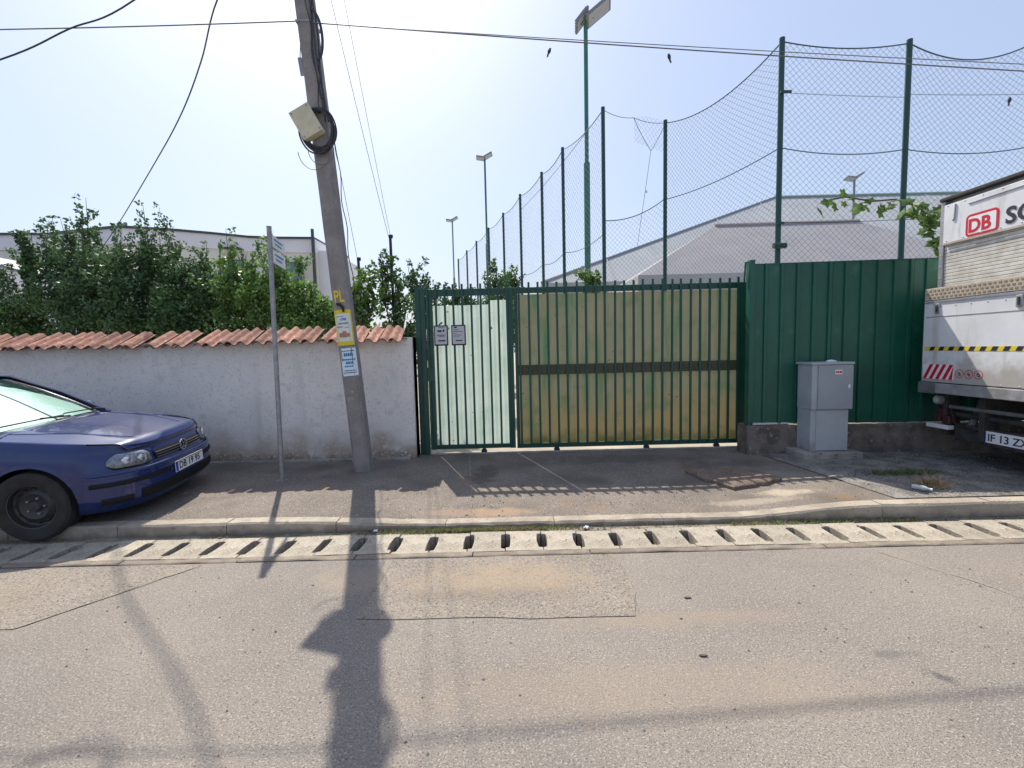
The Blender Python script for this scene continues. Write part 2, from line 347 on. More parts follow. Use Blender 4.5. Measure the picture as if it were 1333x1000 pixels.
# rough broken area at right in front of the plinth
def poly_sheet(pts, zf, name, m, dz, amp=0.0, seg=10):
    bm = bmesh.new(); vs = [bm.verts.new((x, y, 0)) for x, y in pts]; f = bm.faces.new(vs)
    bmesh.ops.triangulate(bm, faces=[f]); 
    for _ in range(4):
        bmesh.ops.subdivide_edges(bm, edges=[e for e in bm.edges if e.calc_length() > 0.35], cuts=1)
        bmesh.ops.triangulate(bm, faces=bm.faces)
    for v in bm.verts: v.co.z = zf(v.co.x, v.co.y)+dz
    me = bpy.data.meshes.new(name); bm.to_mesh(me); bm.free(); me.materials.append(m)
    for p in me.polygons: p.use_smooth = True
    o = bpy.data.objects.new(name, me); C.objects.link(o); return struct(o)
def jag(pts, n=6, a=.03, seed=1):
    r = random.Random(seed); out = []
    for i, p in enumerate(pts):
        q = pts[(i+1) % len(pts)]
        for k in range(n): t = k/n; out.append((p[0]+(q[0]-p[0])*t+(r.uniform(-a, a) if k else 0), p[1]+(q[1]-p[1])*t+(r.uniform(-a, a) if k else 0)))
    return out
def fr(u, v):
    y = 4.12+1.75*v; xl = 3.28+(y-4.1)*.02+.1*PN(3, y*2)+(5.6-y)*.18; x = xl+(12-xl)*u
    e = min(1, u*60)*min(1, v*12)
    return (x, y, zp(x, y)+.008+e*(.012+.030*PN(x*3.1, y*4.3)+.016*PN(x*9, y*11)))
o = MB().grid(fr, 200, 44).build('broken_concrete_ground', M_rough, smooth=True); struct(o)
# asphalt patches and tar seams on the road and pavement
G0 = lambda x, y: 0.0
poly_sheet(jag([(-9, 3.38), (-2.42, 3.38), (-3.02, 2.60), (-9, 2.62)], 8, .015, 3), G0, 'asphalt_patch', M_asph2, .004)
poly_sheet(jag([(-.95, 3.39), (.74, 3.40), (.78, 2.98), (.70, 2.58), (-.98, 2.62)], 8, .02, 4), G0, 'asphalt_patch', M_asph2, .004)
def seam(pts, wd, zf=G0, dz=.008, seed=1, name='tar_seam', m=None):
    r = random.Random(seed); m_ = MB(); P_ = []
    for i in range(len(pts)-1):
        a = Vector(pts[i]); b = Vector(pts[i+1]); n = max(2, int((b-a).length/.07))
        nn = Vector((-(b-a).y, (b-a).x)).normalized()
        for k in range(n+(i == len(pts)-2)): P_.append((a+(b-a)*k/n+nn*r.uniform(-.010, .010), nn))
    for i, (p, nn) in enumerate(P_):
        w_ = wd*r.uniform(.15, .85); 
        for s_ in (-1, 1): q = p+nn*w_*s_; m_.v.append((q.x, q.y, zf(q.x, q.y)+dz))
    for i in range(len(P_)-1): m_.f.append((2*i, 2*i+1, 2*i+3, 2*i+2))
    o = m_.build(name, m or M_seam); return struct(o)
seam([(-6.5, 2.61), (-3.02, 2.595), (-2.42, 3.36)], .0045, seed=2)
seam([(.74, 3.38), (.78, 2.98), (.72, 2.6)], .004, seed=3)
seam([(2.75, 3.33), (3.02, 2.85), (3.12, 2.62), (4.2, 2.55)], .005, seed=4)
seam([(-.95, 3.38), (-.98, 2.64)], .004, seed=5)
seam([(-.62, 6.3), (-.42, 4.3)], .006, zp, .010, seed=6); seam([(.05, 6.2), (.0, 5.0), (.1, 4.5)], .005, zp, .010, seed=7)
M_patchc = mat('pale_mortar', (0.46, 0.39, 0.30), 0.95, col2=(0.34, 0.28, 0.21), nscale=8, bump=.6, bscale=60)
M_sand = mat('sand_spill', (0.46, 0.30, 0.15), 0.97, col2=(0.30, 0.22, 0.15), nscale=9, bump=.8, bscale=120)

# ------------------------------------------------------------------ white boundary wall with terracotta tiles
bw = thing('boundary_wall', 'low white plastered wall topped with terracotta tiles, left of the green gate', 'wall', (-4, 6.3, 0))
def wallmesh():
    WN = gnoise(8, 12)
    bm = MB(); x0, x1 = -14, -1.345
    bm.grid(lambda u, v: (x0+(x1-x0)*u, 6.2+.012*WN((x0+(x1-x0)*u)*2, v*3), -.1+1.90*v), 160, 20)
    bm.box(x0, x1, 6.24, 6.44, -.1, 1.80)
    bm.box(x1-.004, x1, 6.19, 6.44, -.1, 1.80)
    return bm
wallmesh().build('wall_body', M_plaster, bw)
MB().box(-14, -1.42, 6.115, 6.195, .02, .158).build('footing', M_conc, bw, bevel=.008)
MB().box(-14, -1.41, 6.15, 6.44, 1.775, 1.792).build('capping', M_conc, bw)
def tilemesh():
    m = MB(); n = 12; prof = []
    for i in range(n+1):
        t = i/n; x = -.082+.172*t
        z = .043*math.sin(math.pi*min(1, t/.62))**.8 if t < .62 else -.010*math.sin(math.pi*(t-.62)/.38)
        prof.append((x, z))
    L = [(6.02, 1.752, 1.0), (6.22, 1.842, .97), (6.46, 1.950, .92)]
    vs = []; fs = []
    for (y, z0, sc) in L:
        for (x, z) in prof: vs.append((x*sc, y, z0+z*sc))
        for (x, z) in prof: vs.append((x*sc, y+.004, z0+z*sc-.014))
    k = n+1
    for a in range(2):
        for i in range(n):
            b = a*2*k; fs.append((b+i, b+i+1, b+2*k+i+1, b+2*k+i)); fs.append((b+k+i+1, b+k+i, b+3*k+i, b+3*k+i+1))
    for i in range(n): fs.append((i+1, i, k+i, k+i+1)); fs.append((4*k+i, 4*k+i+1, 5*k+i+1, 5*k+i))
    m.add(vs, fs); return m.mesh('roof_tile', M_tile, (0, 6.3, 0), smooth=True)
tm = tilemesh()
x = -1.50
while x > -10.5:
    inst('roof_tile', tm, bw, (x+4, R.uniform(-.006, .006), R.uniform(-.004, .005)+.008*math.sin(x*1.7)), (R.uniform(-.012, .012), R.uniform(-.035, .035), R.uniform(-.035, .035)))
    x -= .168

# ------------------------------------------------------------------ gates
BZ0, BZ1 = .215, 2.52
gp = thing('gate_post', 'green steel gate posts at the left end of the gate, beside the white wall', 'gate post', (-1.27, 6.4, .1))
MB().box(-1.325, -1.255, 6.38, 6.45, .05, 2.50).build('post', M_green, gp, bevel=.004)
MB().box(-1.25, -1.183, 6.36, 6.40, .10, 2.47).build('hinge_post', M_green, gp, bevel=.003)
MB().box(-1.33, -1.18, 6.375, 6.385, 2.50, 2.51).build('cap', M_green, gp)
for z in (.5, 1.3, 2.1): MB().tube([(-1.24, 6.375, z-.05), (-1.24, 6.375, z+.05)], .016, 8).build('hinge', M_green, gp, smooth=True)
tubebar = lambda x, y, z0, z1, w_=.011: MB().box(-w_, w_, -w_, w_, z0, z1)
def panel(x0, x1, z0, z1, y, name, m, parent, step=.131, amp=.007, topf=None):
    n = int((x1-x0)/step*4); pn = gnoise(int(x0*10)+50)
    def fn(u, v):
        x = x0+(x1-x0)*u; zt = z1 if topf is None else topf(x); z = z0+(zt-z0)*v
        ph = ((x-x0)/step) % 1; tri = 1 if .15 < ph < .62 else -1
        return (x, y+amp*tri+.006*pn(x*2, z*2), z)
    return MB().grid(fn, n, 12).build(name, m, parent, recalc=False)
pg = thing('pedestrian_gate', 'narrow green barred gate with pale ribbed panel and two framed notices', 'gate', (-.6, 6.4, .1))
MB().box(-1.175, -1.085, 6.37, 6.41, .20, 2.46).build('stile', M_green, pg, bevel=.004)
MB().box(-.045, .035, 6.37, 6.41, .20, 2.46).build('stile', M_green, pg, bevel=.004)
MB().box(-1.085, -.045, 6.372, 6.408, 2.36, 2.455).build('top_rail', M_green, pg, bevel=.003)
MB().box(-1.085, -.045, 6.372, 6.408, .205, .265).build('bottom_rail', M_green, pg, bevel=.003)
MB().box(-1.175, -1.09, 6.345, 6.368, 1.18, 1.36).build('lock_case', M_green, pg, bevel=.003)
bar = MB().box(-.0145, .0145, -.0115, .0115, BZ0-.1, BZ1-.1).mesh('bar', M_green, bevel=.002)
for k in range(10):
    inst('bar', bar, pg, (-1.155+k*.124+.6, -.045, 0), (0, R.uniform(-.003, .003), 0))
gn = gnoise(77)
panel(-1.083, -.047, .262, 2.2, 6.425, 'infill_panel', M_pan_w, pg, topf=lambda x: 2.235+.03*gn(x*6, 0)+(.06 if x > -.3 else 0))
for i, (nx0, nx1) in enumerate(((-1.066, -.872), (-.826, -.626))):
    f = MB().box(nx0, nx1, 6.335, 6.350, 1.675, 1.957).build('notice_frame', M_ink, pg, bevel=.004)
    MB().box(nx0+.017, nx1-.017, 6.331, 6.334, 1.695, 1.940).build('notice_sheet', mat('notice_grey', (0.50, 0.50, 0.53), .5), f)
    wd = nx1-nx0
    for (a, b, z, h) in ([(.25, .55, .175, .026), (.63, .75, .178, .03), (.2, .8, .128, .008), (.3, .75, .112, .008), (.28, .8, .045, .018), (.3, .72, .235, .006)] if i == 0 else
                         [(.15, .5, .20, .006), (.15, .8, .175, .006), (.15, .4, .15, .006), (.15, .7, .125, .006), (.15, .55, .10, .006), (.3, .75, .045, .014), (.2, .4, .225, .02)]):
        MB().box(nx0+a*wd, nx0+b*wd, 6.3285, 6.3305, 1.69+z, 1.69+z+h).build('printed_line', M_ink, f)
sg = thing('sliding_gate', 'wide green barred sliding gate backed with weathered olive panel, spikes on top', 'gate', (1.65, 6.4, .1))
MB().box(.055, 3.33, 6.372, 6.408, 2.375, 2.455).build('top_rail', M_green, sg, bevel=.003)
MB().box(.055, 3.33, 6.372, 6.408, .195, .255).build('bottom_rail', M_green, sg, bevel=.003)
MB().box(.055, .10, 6.372, 6.408, .256, 2.374).build('stile', M_green, sg, bevel=.003)
MB().box(3.19, 3.33, 6.372, 6.408, .256, 2.374).build('stile', M_green, sg, bevel=.003)
MB().box(.101, 3.184, 6.366, 6.412, 1.235, 1.375).build('middle_band', M_strip, sg)
for k in range(24):
    inst('bar', bar, sg, (.125+k*.1325-1.65, -.045, R.uniform(-.008, .008)), (0, R.uniform(-.004, .004), 0))
panel(.10, 3.185, .25, 2.375, 6.428, 'infill_panel', M_pan_o, sg, step=.265, topf=lambda x: 2.362+.01*gn(x*5, 3))
MB().box(-1.1, 3.25, 6.36, 6.42, .118, .150).build('guide_track', M_conc, sg)
for x in (-.42, .62, 1.9, 2.9):
    f = MB().lathe([(0, -.015), (.042, -.015), (.042, .015), (0, .015)], 14, Matrix.Translation((x, 6.395, .16)) @ Matrix.Rotation(rad(90), 4, 'X')).build('roller', M_ink, sg)

# ------------------------------------------------------------------ green sheet metal fence on its plinth
mf = thing('sheet_metal_fence', 'tall green profiled sheet fence on a stained concrete plinth, right of the gate', 'fence', (4.5, 5.9, .1))
def FY(x): return 6.0-(x-3.1)*.06
def plf(u, v):
    return 0
PLN = gnoise(15, 12)
def mkplinth():
    m = MB(); n = 60; vs = []; fs = []
    for i in range(n+1):
        x = 3.10+9*i/n; y = FY(x)-.06; z = .515+.012*PLN(x*3, 1)
        vs += [(x, y+.015*PLN(x*4, 5)-.012, 0.0), (x, y+.012*PLN(x*5, 9), z*.55), (x, y+.006*PLN(x*4, 2), z-.02), (x, y+.02, z), (x, y+.26, z), (x, y+.26, 0)]
    for i in range(n):
        for k in range(5): fs.append((i*6+k, i*6+k+1, i*6+7+k, i*6+6+k))
    fs += [(5, 4, 3, 2, 1, 0), tuple(n*6+k for k in range(6))]
    return m.add(vs, fs)
mkplinth().build('plinth', M_plinth, mf, smooth=True)
MB().box(3.16, 3.66, 5.955, 6.02, .523, .545).build('mortar_strip', mat('pale_mortar2', (.6, .58, .54), .9), mf)
def sheet(x0, n=5, pitch=.2):
    m = MB(); prof = []
    for k in range(n):
        b = k*pitch; prof += [(b, 0), (b+.145, 0), (b+.152, -.024), (b+.186, -.024)]
        prof[-4] = (b+.001, 0)
    prof += [(n*pitch+.012, -.001)]
    vs = []; nz = 6
    for j in range(nz+1):
        for (a, d) in prof: vs.append((a, d, .53+(2.625-.53)*j/nz))
    q = len(prof); fs = [(j*q+i, j*q+i+1, (j+1)*q+i+1, (j+1)*q+i) for j in range(nz) for i in range(q-1)]
    o2 = len(vs)
    vs += [(a, b+.002, c) for a, b, c in vs]; fs += [tuple(o2+i for i in reversed(f)) for f in fs]
    for i in range(q-1): fs.append((nz*q+i, nz*q+i+1, o2+nz*q+i+1, o2+nz*q+i))
    return m.add(vs, fs).mesh('fence_sheet', M_fence, recalc=False)
shm = sheet(0)
ang = math.atan(-.06)
for k in range(9):
    x = 3.165+k*1.0*math.cos(ang)
    o = inst('fence_sheet', shm, mf, (x-4.5, FY(x)-5.9-.002*(k % 2), -.1+R.uniform(-.006, .006)), (R.uniform(-.004, .004), R.uniform(-.002, .002), ang+R.uniform(-.003, .003)))
    for zz in (.75, 1.6, 2.45):
        for q in range(5):
            inst('screw', bpy.data.meshes.get('screw') or MB().lathe([(0, -.005), (.009, -.005), (.009, 0), (0, 0)], 8, Matrix.Rotation(rad(90), 4, 'X')).mesh('screw', M_green), mf,
                 (x-4.5+q*.2+.07, FY(x)-.06*(q*.2)-5.9-.004, zz-.1))
MB().box(3.12, 3.185, 5.955, 6.06, .50, 2.68).build('end_post', M_fence, mf, bevel=.003)
MB().tube([(3.13, 6.0, 2.66), (3.09, 6.02, 2.66), (3.09, 6.05, 2.40)], .012, 6).build('latch_hook', M_green, mf, smooth=True)
m = MB(); m.box(3.165, 11.5, -.012, .03, 2.622, 2.632, None)
vs = [(x_, FY(x_)+y_, z_) for (x_, y_, z_) in m.v]; m.v = vs; m.build('top_trim', M_fence, mf)
MB().tube([(3.30, 6.05, 2.1), (11.5, FY(11.5)+.05, 2.1)], .02, 4).build('back_rail', M_green, mf)

# ------------------------------------------------------------------ electrical cabinet
cb = thing('electrical_cabinet', 'grey two-part electrical cabinet on a concrete base before the green fence', 'cabinet', (3.93, 5.75, .12))
MB().box(3.60, 4.33, 5.52, 5.95, .05, .225).build('concrete_base', M_conc, cb, bevel=.012)
MB().box(3.735, 4.205, 5.632, 5.90, .226, .752).build('pedestal', M_cab, cb, bevel=.006)
MB().box(3.80, 4.20, 5.622, 5.630, .235, .742).build('pedestal_cover', mat('cabinet_cover_grey', (.40, .43, .455), .5, col2=(.35, .375, .40), nscale=4), cb, bevel=.002)
MB().box(3.732, 4.235, 5.615, 5.905, .753, 1.315).build('cabinet_body', M_cab, cb, bevel=.006)
d = MB().box(3.80, 4.232, 5.596, 5.613, .762, 1.305).build('door', M_cab2, cb, bevel=.004)
MB().box(4.165, 4.19, 5.583, 5.595, 1.02, 1.065).build('lock', M_white, d, bevel=.003)
MB().box(4.0, 4.09, 5.5925, 5.595, 1.195, 1.25).build('sticker', M_paper, d)
for (a, b) in ((4.006, 4.022), (4.028, 4.05), (4.056, 4.084)): MB().box(a, b, 5.5905, 5.592, 1.21, 1.236).build('sticker_print', M_red, d)
MB().box(3.715, 4.25, 5.60, 5.92, 1.317, 1.345).build('lid', M_cab, cb, bevel=.005)
tag(MB().tube([(4.0, 5.75, 1.35), (4.06, 5.76, 1.352), (4.1, 5.72, 1.35)], [.016, .022, .012], 6).build('crumpled_wrapper', M_paper), 'small crumpled pale wrapper lying on the lid of the grey cabinet', 'litter')

# ------------------------------------------------------------------ concrete utility pole (leaning left)
up = thing('utility_pole', 'leaning square concrete utility pole with posters, beige box and cable coils', 'utility pole', (-1.89, 5.66, .1))
PB = Vector((-1.895, 5.66, .02)); PT = Vector((-2.50, 5.62, 8.3))
def pp(z): t = (z-PB.z)/(PT.z-PB.z); return PB+(PT-PB)*t
def pw(z): return .103-.006*(z/8.3)
m = MB(); vs = []; fs = []; nz = 24
for j in range(nz+1):
    z = .02+8.28*j/nz; c = pp(z); h = pw(z); ch = .036
    for (a, b) in ((-h+ch, -h), (h-ch, -h), (h, -h+ch), (h, h-ch), (h-ch, h), (-h+ch, h), (-h, h-ch), (-h, -h+ch)):
        vs.append((c.x+a+R.uniform(-.0015, .0015), c.y+b+R.uniform(-.0015, .0015), c.z))
for j in range(nz):
    for k in range(8): fs.append((j*8+k, j*8+(k+1) % 8, j*8+8+(k+1) % 8, j*8+8+k))
fs.append(tuple(nz*8+k for k in range(8)))
m.add(vs, fs).build('shaft', M_pole, up)
LEAN = (PT-PB).normalized(); AX = Vector((1, 0, 0)); AX = (AX-LEAN*AX.dot(LEAN)).normalized(); NY = AX.cross(LEAN)   # NY ~ +Y? ensure toward camera
if NY.y > 0: NY = -NY
def face(z, dx=0, out=0): c = pp(z); return c+AX*dx+NY*(pw(z)+out)
def plate(name, z0, z1, x0, x1, out, m, parent, curl=.0):
    mm = MB()
    def fn(u, v):
        x = x0+(x1-x0)*u; return face(z0+(z1-z0)*v, x, out-max(0, abs(x)-.067)*.98+curl*(v > .95)+.002*math.sin(9*u+5*v))
    return mm.grid(fn, 6, 8).build(name, m, parent)
p1 = plate('yellow_poster', 1.700, 2.130, -.098, .104, .004, M_yellow, up)
plate('poster_sheet', 1.745, 2.085, -.086, .092, .007, mat('poster_cream', (.70, .72, .66), .7, col2=(.62, .72, .55), nscale=7), p1)
for (a, b, z, h, mm) in ((-.02, .05, 2.00, .028, M_blue2), (-.05, .07, 1.955, .018, M_blue2), (-.06, .02, 2.045, .008, M_blue2), (-.07, .0, 1.92, .008, M_ink), (.02, .07, 1.91, .008, M_blue2)):
    plate('printed_line', z, z+h, a, b, .0095, mm, p1)
for (a, b, z, h) in ((-.055, -.01, 1.80, .05), (-.015, .035, 1.795, .075), (.03, .07, 1.80, .045)):
    plate('printed_picture', z, z+h, a, b, .010, mat('brown_print', (.40, .20, .13), .7), p1)
p2 = plate('poster', 1.325, 1.665, -.072, .106, .004, mat('poster_paleblue', (.66, .76, .84), .7), up)
for (a, b, z, h, mm) in ((-.05, .09, 1.625, .010, M_ink), (-.035, .075, 1.565, .040, M_cyan), (-.06, .095, 1.515, .020, M_cyan), (-.02, .08, 1.47, .030, M_cyan), (-.04, .07, 1.435, .016, M_cyan), (-.05, .09, 1.385, .012, M_cyan), (-.06, .09, 1.36, .010, M_ink)):
    r_ = random.Random(int(z*1000)); x_ = a
    while x_ < b-.006:
        w_ = r_.uniform(.010, .022); plate('printed_line', z, z+h, x_, min(b, x_+w_), .0075, mm, p2); x_ += w_+.005
def facemat(z, dx, out, rot=0):
    c = face(z, dx, out); M_ = Matrix((AX, LEAN, AX.cross(LEAN))).transposed().to_4x4(); M_.translation = c
    return Matrix.Translation(-wloc(up)) @ M_ @ Matrix.Rotation(rot, 4, 'Z')
text('painted_letters', 'PL', .20, M_yellow, up, facemat(2.225, -.068, .003), .0008, .004, sx=.62)
MB().tube([face(2.20, -.04, .012), face(2.19, .0, .016), face(2.15, .03, .012), face(2.10, .03, .012)], [.015, .022, .018, .014], 6).build('black_tape_scrap', M_black, up)
for z in (1.10, 1.02): plate('torn_paper', z, z+.05, -.06+.05*(z > 1.05), .03, .003, M_conc, up)
# beige junction box, tilted
BM = facemat(4.28, -.09, .055, rad(24)) @ Matrix.Scale(.90, 4)
bx_ = MB().box(-.135, .135, -.185, .185, -.055, .055, BM).build('junction_box', M_beige, up, bevel=.014, world=False)
MB().box(-.142, .142, -.192, .192, .057, .072, BM).build('box_cover', M_beige, bx_, bevel=.006, world=False)
for sx_ in (-.11, .11):
    for sy_ in (-.16, .16): MB().lathe([(0, .079), (.01, .079), (.012, .072)], 8, BM @ Matrix.Translation((sx_, sy_, 0))).build('screw', M_galv, bx_, world=False)
bx_.matrix_parent_inverse = Matrix.Identity(4)
r_ = random.Random(5)
for k in range(7):          # hung cable coils round the box
    rr = .190+.013*r_.uniform(-1, 1)+.006*k; cx = .0+r_.uniform(-.02, .02)+.012; cz = 4.20+r_.uniform(-.03, .03); pts = []
    for a in range(37):
        t = 2*math.pi*a/36; pts.append(face(cz+rr*1.12*math.sin(t), cx+rr*.86*math.cos(t), .018+.009*k % .05+.01*math.sin(3*t+k)))
    MB().tube(pts, .0095, 6, cap=False).build('cable_coil', M_cable, up, smooth=True)
for k, (cx, cz, rx, rz) in enumerate(((-.06, 3.98, .19, .22), (.02, 3.98, .15, .17), (.07, 4.62, .0, .0))):
    if rx == 0: continue
    pts = [face(cz+rz*math.sin(t), cx+rx*math.cos(t), .05) for t in [math.pi*1.0+math.pi*i/16 for i in range(17)]]
    MB().tube(pts, .0042, 5).build('loose_loop', M_cableg, up, smooth=True)
# cables clipped down the right side
for k, (dx, wob, z0, z1, rr) in enumerate(((.10, .010, 4.3, 8.2, .008), (.075, .02, 4.4, 8.2, .006), (.125, .012, 4.3, 8.2, .011), (.135, .015, 2.0, 4.2, .006), (.055, .015, 4.4, 6.5, .005))):
    pts = [face(z0+(z1-z0)*i/20, dx+wob*math.sin(i*1.1+k), .012) for i in range(21)]
    if k == 3: pts = [p+Vector((.02, .1, 0)) for p in pts]
    MB().tube(pts, rr, 6).build('riser_cable', M_cable, up, smooth=True)
pts = [face(5.36+.28*math.cos(t)*1.0-.1, .09+.10*math.sin(t), .02) for t in [math.pi*i/12 for i in range(13)]]
MB().tube(pts, .016, 7).build('cable_bow', M_cable, up, smooth=True)
pts = [face(4.98-.42*i/6, .10+.02*math.sin(i), .02) for i in range(7)]; MB().tube(pts, .010, 6).build('cable_tail', M_cable, up, smooth=True)
Mx = facemat(4.98, -.128, -.06, rad(3)); MB().box(-.021, .021, -.10, .10, -.01, .01, Mx).build('tag_plate', M_galv, up, world=False)
MB().tube([face(5.08, -.128, -.06), face(5.25, -.09, -.04)], .005, 5).build('tag_wire', M_cableg, up)
# top of the pole, above the picture: bracket and insulators
MB().box(-3.1, -1.85, 5.50, 5.56, 7.72, 7.79).build('crossarm', M_galv, up)
for x in (-3.0, -2.75, -2.15, -1.95): MB().lathe([(.0, 0), (.03, 0), (.045, .04), (.025, .06), (.04, .09), (.0, .12)], 10, Matrix.Translation((x, 5.53, 7.79))).build('insulator', M_white, up, smooth=True)
for z in (5.44, 7.2): 
    c = pp(z); h = pw(z)+.006
    MB().prism([(c.x-h, c.y-h), (c.x+h, c.y-h), (c.x+h, c.y+h), (c.x-h, c.y+h)], z-.012, z+.012).build('steel_band', M_galv, up)

# ------------------------------------------------------------------ overhead cables
def cable(pts_or_ab, sag, r, label, m=M_cable, n=28, group=None, tw=False):
    a, b = Vector(pts_or_ab[0]), Vector(pts_or_ab[1])
    P_ = [a+(b-a)*i/n-Vector((0, 0, sag*4*(i/n)*(1-i/n))) for i in range(n+1)]
    o = MB().tube(P_, r, 6).build('overhead_cable', m, smooth=True); return tag(o, label, 'cable', group)
CG = 'cables strung from the utility pole'
top = pp(5.44)
cable(((-22, 5.6, 6.3), (top.x-.1, top.y-.12, 5.42)), .27, .0068, 'thin horizontal cable running left from the leaning pole', M_cableg, group=CG)
cable(((top.x+.1, top.y-.12, 5.40), (22, 5.6, 3.75)), .16, .0068, 'lower of two cables running right from the leaning pole', M_cableg, group=CG)
cable(((top.x+.1, top.y-.05, 5.44), (22, 5.7, 4.05)), .16, .0045, 'thinner upper cable running right from the leaning pole', M_cableg, group=CG)
def pcable(P_, r, label, m=M_cable, group=CG):
    P_ = [Vector(p) for p in P_]; out = []
    for i in range(len(P_)-1):
        a, b = P_[i], P_[i+1]; p0 = P_[i-1] if i else a*2-b; p3 = P_[i+2] if i+2 < len(P_) else b*2-a
        for k in range(8):
            t = k/8; out.append(.5*((2*a)+(-p0+b)*t+(2*p0-5*a+4*b-p3)*t*t+(-p0+3*a-3*b+p3)*t**3))
    out.append(P_[-1]); return tag(MB().tube(out, r, 6).build('overhead_cable', m, smooth=True), label, 'cable', group)
pcable([(-2.52, 5.62, 8.05), (-3.6, 7.3, 8.0), (-5.21, 8.8, 8.10), (-6.35, 10, 7.78), (-7.55, 11, 7.219), (-9.93, 13.2, 7.015), (-14.38, 17, 6.354), (-18, 20, 5.9)], .0135, 'thick twisted cable sagging from the pole top down to the left trees')
pcable([(-9.5, 3.9, 3.3), (-7, 4.7, 4.05), (-5.49, 5.2, 4.88), (-4.89, 5.4, 5.316), (-4.28, 5.6, 5.756), (-2.42, 5.72, 7.15)], .009, 'dark cable crossing the top left corner of the sky')
pts = []
for i in range(41):       # slack loop near the pole top (its shadow lies on the road)
    t = 2*math.pi*i/40; pts.append((-4.08+.18*math.cos(t), 7.02+.08*math.cos(t), 7.72+.20*math.sin(t)))
tag(MB().tube(pts, .014, 8, cap=False).build('cable_loop', M_cable, smooth=True), 'slack coil of spare cable hanging on the overhead line above the picture', 'cable coil')
cable(((-2.35, 5.75, 7.4), (-2.06, 8.0, 3.55)), .08, .0042, 'left of two thin service wires dropping to the tall mast', M_cableg, group='service wires')
cable(((-2.15, 5.72, 7.6), (-2.03, 8.0, 3.56)), .05, .0035, 'right of two thin service wires dropping to the tall mast', M_cableg, group='service wires')
cable(((-2.20, 5.73, 5.0), (-2.62, 8.0, 3.2)), .05, .004, 'thin service wire dropping to the short mast behind the pole', M_cableg, group='service wires')
for (x, z, h, r, lab) in ((-2.03, 3.57, 3.57, .025, 'tall dark mast among climbing leaves just left of the gate'), (-2.60, 3.2, 3.2, .024, 'short dark mast close behind the leaning pole')):
    t = thing('service_mast', lab, 'mast', (x, 8, .1), group='service masts behind the wall')
    MB().tube([(x, 8, .1), (x-.01, 8, h)], r, 8).build('shaft', M_ink, t, smooth=True)
    MB().tube([(x, 8, h), (x, 8, h+.05)], r*1.5, 8).build('cap', M_ink, t)
# birds on the cable
def bird(x, y, z, lab, s=1.0, tilt=.2):
    t = thing('bird', lab, 'bird', (x, y, z), 0, 'birds perched on the cables')
    M_b = mat('bird_feathers', (.03, .03, .04), .7)
    prof = [(0, .07), (.012, .066), (.022, .055), (.021, .045), (.032, .025), (.036, 0), (.028, -.035), (.014, -.06), (0, -.066)]
    MT = Matrix.Rotation(tilt, 4, 'Y') @ Matrix.Scale(s, 4)
    b = MB().lathe(prof, 10, MT).build('body', M_b, t, smooth=True, world=False)
    MB().prism([(-.012, -.04), (.012, -.04), (.018, -.14), (0, -.115), (-.018, -.14)], -.004, .004, 'y', MT).build('tail', M_b, t, world=False)
    MB().lathe([(0, .02), (.005, 0), (.006, 0)], 6, MT @ Matrix.Translation((.02, -.005, .058)) @ Matrix.Rotation(rad(90), 4, 'Y')).build('beak', M_b, t, world=False)
    for sd in (-1, 1): MB().prism([(-.006, .04), (.016, .02), (.010, -.05), (-.004, -.10)], .018*sd-.003, .018*sd+.003, 'y', MT @ Matrix.Rotation(rad(90)*sd, 4, 'Z')).build('wing', M_b, t, world=False)
bird(.53, 5.57, 5.06, 'small dark bird on the lower cable, left of the tall lamp pole', .55, .35)
bird(1.93, 5.57, 4.965, 'small dark bird on the lower cable, right of the tall lamp pole', .55, -.3)

# ------------------------------------------------------------------ street name sign post
sp = thing('street_sign_post', 'tall grey steel post with two street name plates turned side-on', 'sign post', (-2.75, 5.32, .1))
MB().tube([(-2.765, 5.30, .02), (-2.745, 5.33, 3.07)], .027, 12).build('post', M_galv, sp, smooth=True)
MB().tube([(-2.745, 5.33, 3.07), (-2.745, 5.33, 3.075)], .029, 12).build('cap', M_galv, sp)
MB().lathe([(.028, 0), (.055, .006), (.06, 0)], 14, Matrix.Translation((-2.765, 5.30, .115))).build('collar', M_conc, sp)
dirp = Vector((-.2, 1, 0)).normalized()
for i, (z0, z1, ln) in enumerate(((2.845, 2.985, .46), (2.665, 2.815, .46))):
    a = Vector((-2.72, 5.34, 0)); Mp = Matrix((dirp, Vector((0, 0, 1)), dirp.cross(Vector((0, 0, 1))))).transposed().to_4x4(); Mp.translation = a
    q = MB().box(0, ln, z0, z1, -.004, .004, Mp).build('name_plate', M_paper, sp)
    MB().box(.0, ln, z0-.006, z0-.001, -.006, .006, Mp).build('plate_edge', M_galv, q)
    off = Matrix.Translation(-wloc(sp))
    for (u0, u1, f0, f1) in ((.05, .36, .62, .78), (.08, .30, .28, .44)):
        x_ = u0
        while x_ < u1: w_ = R.uniform(.015, .03); MB().box(x_, x_+w_, z0+(z1-z0)*f0, z0+(z1-z0)*f1, .0045, .006, Mp).build('printed_line', M_cyan, q); x_ += w_+.012

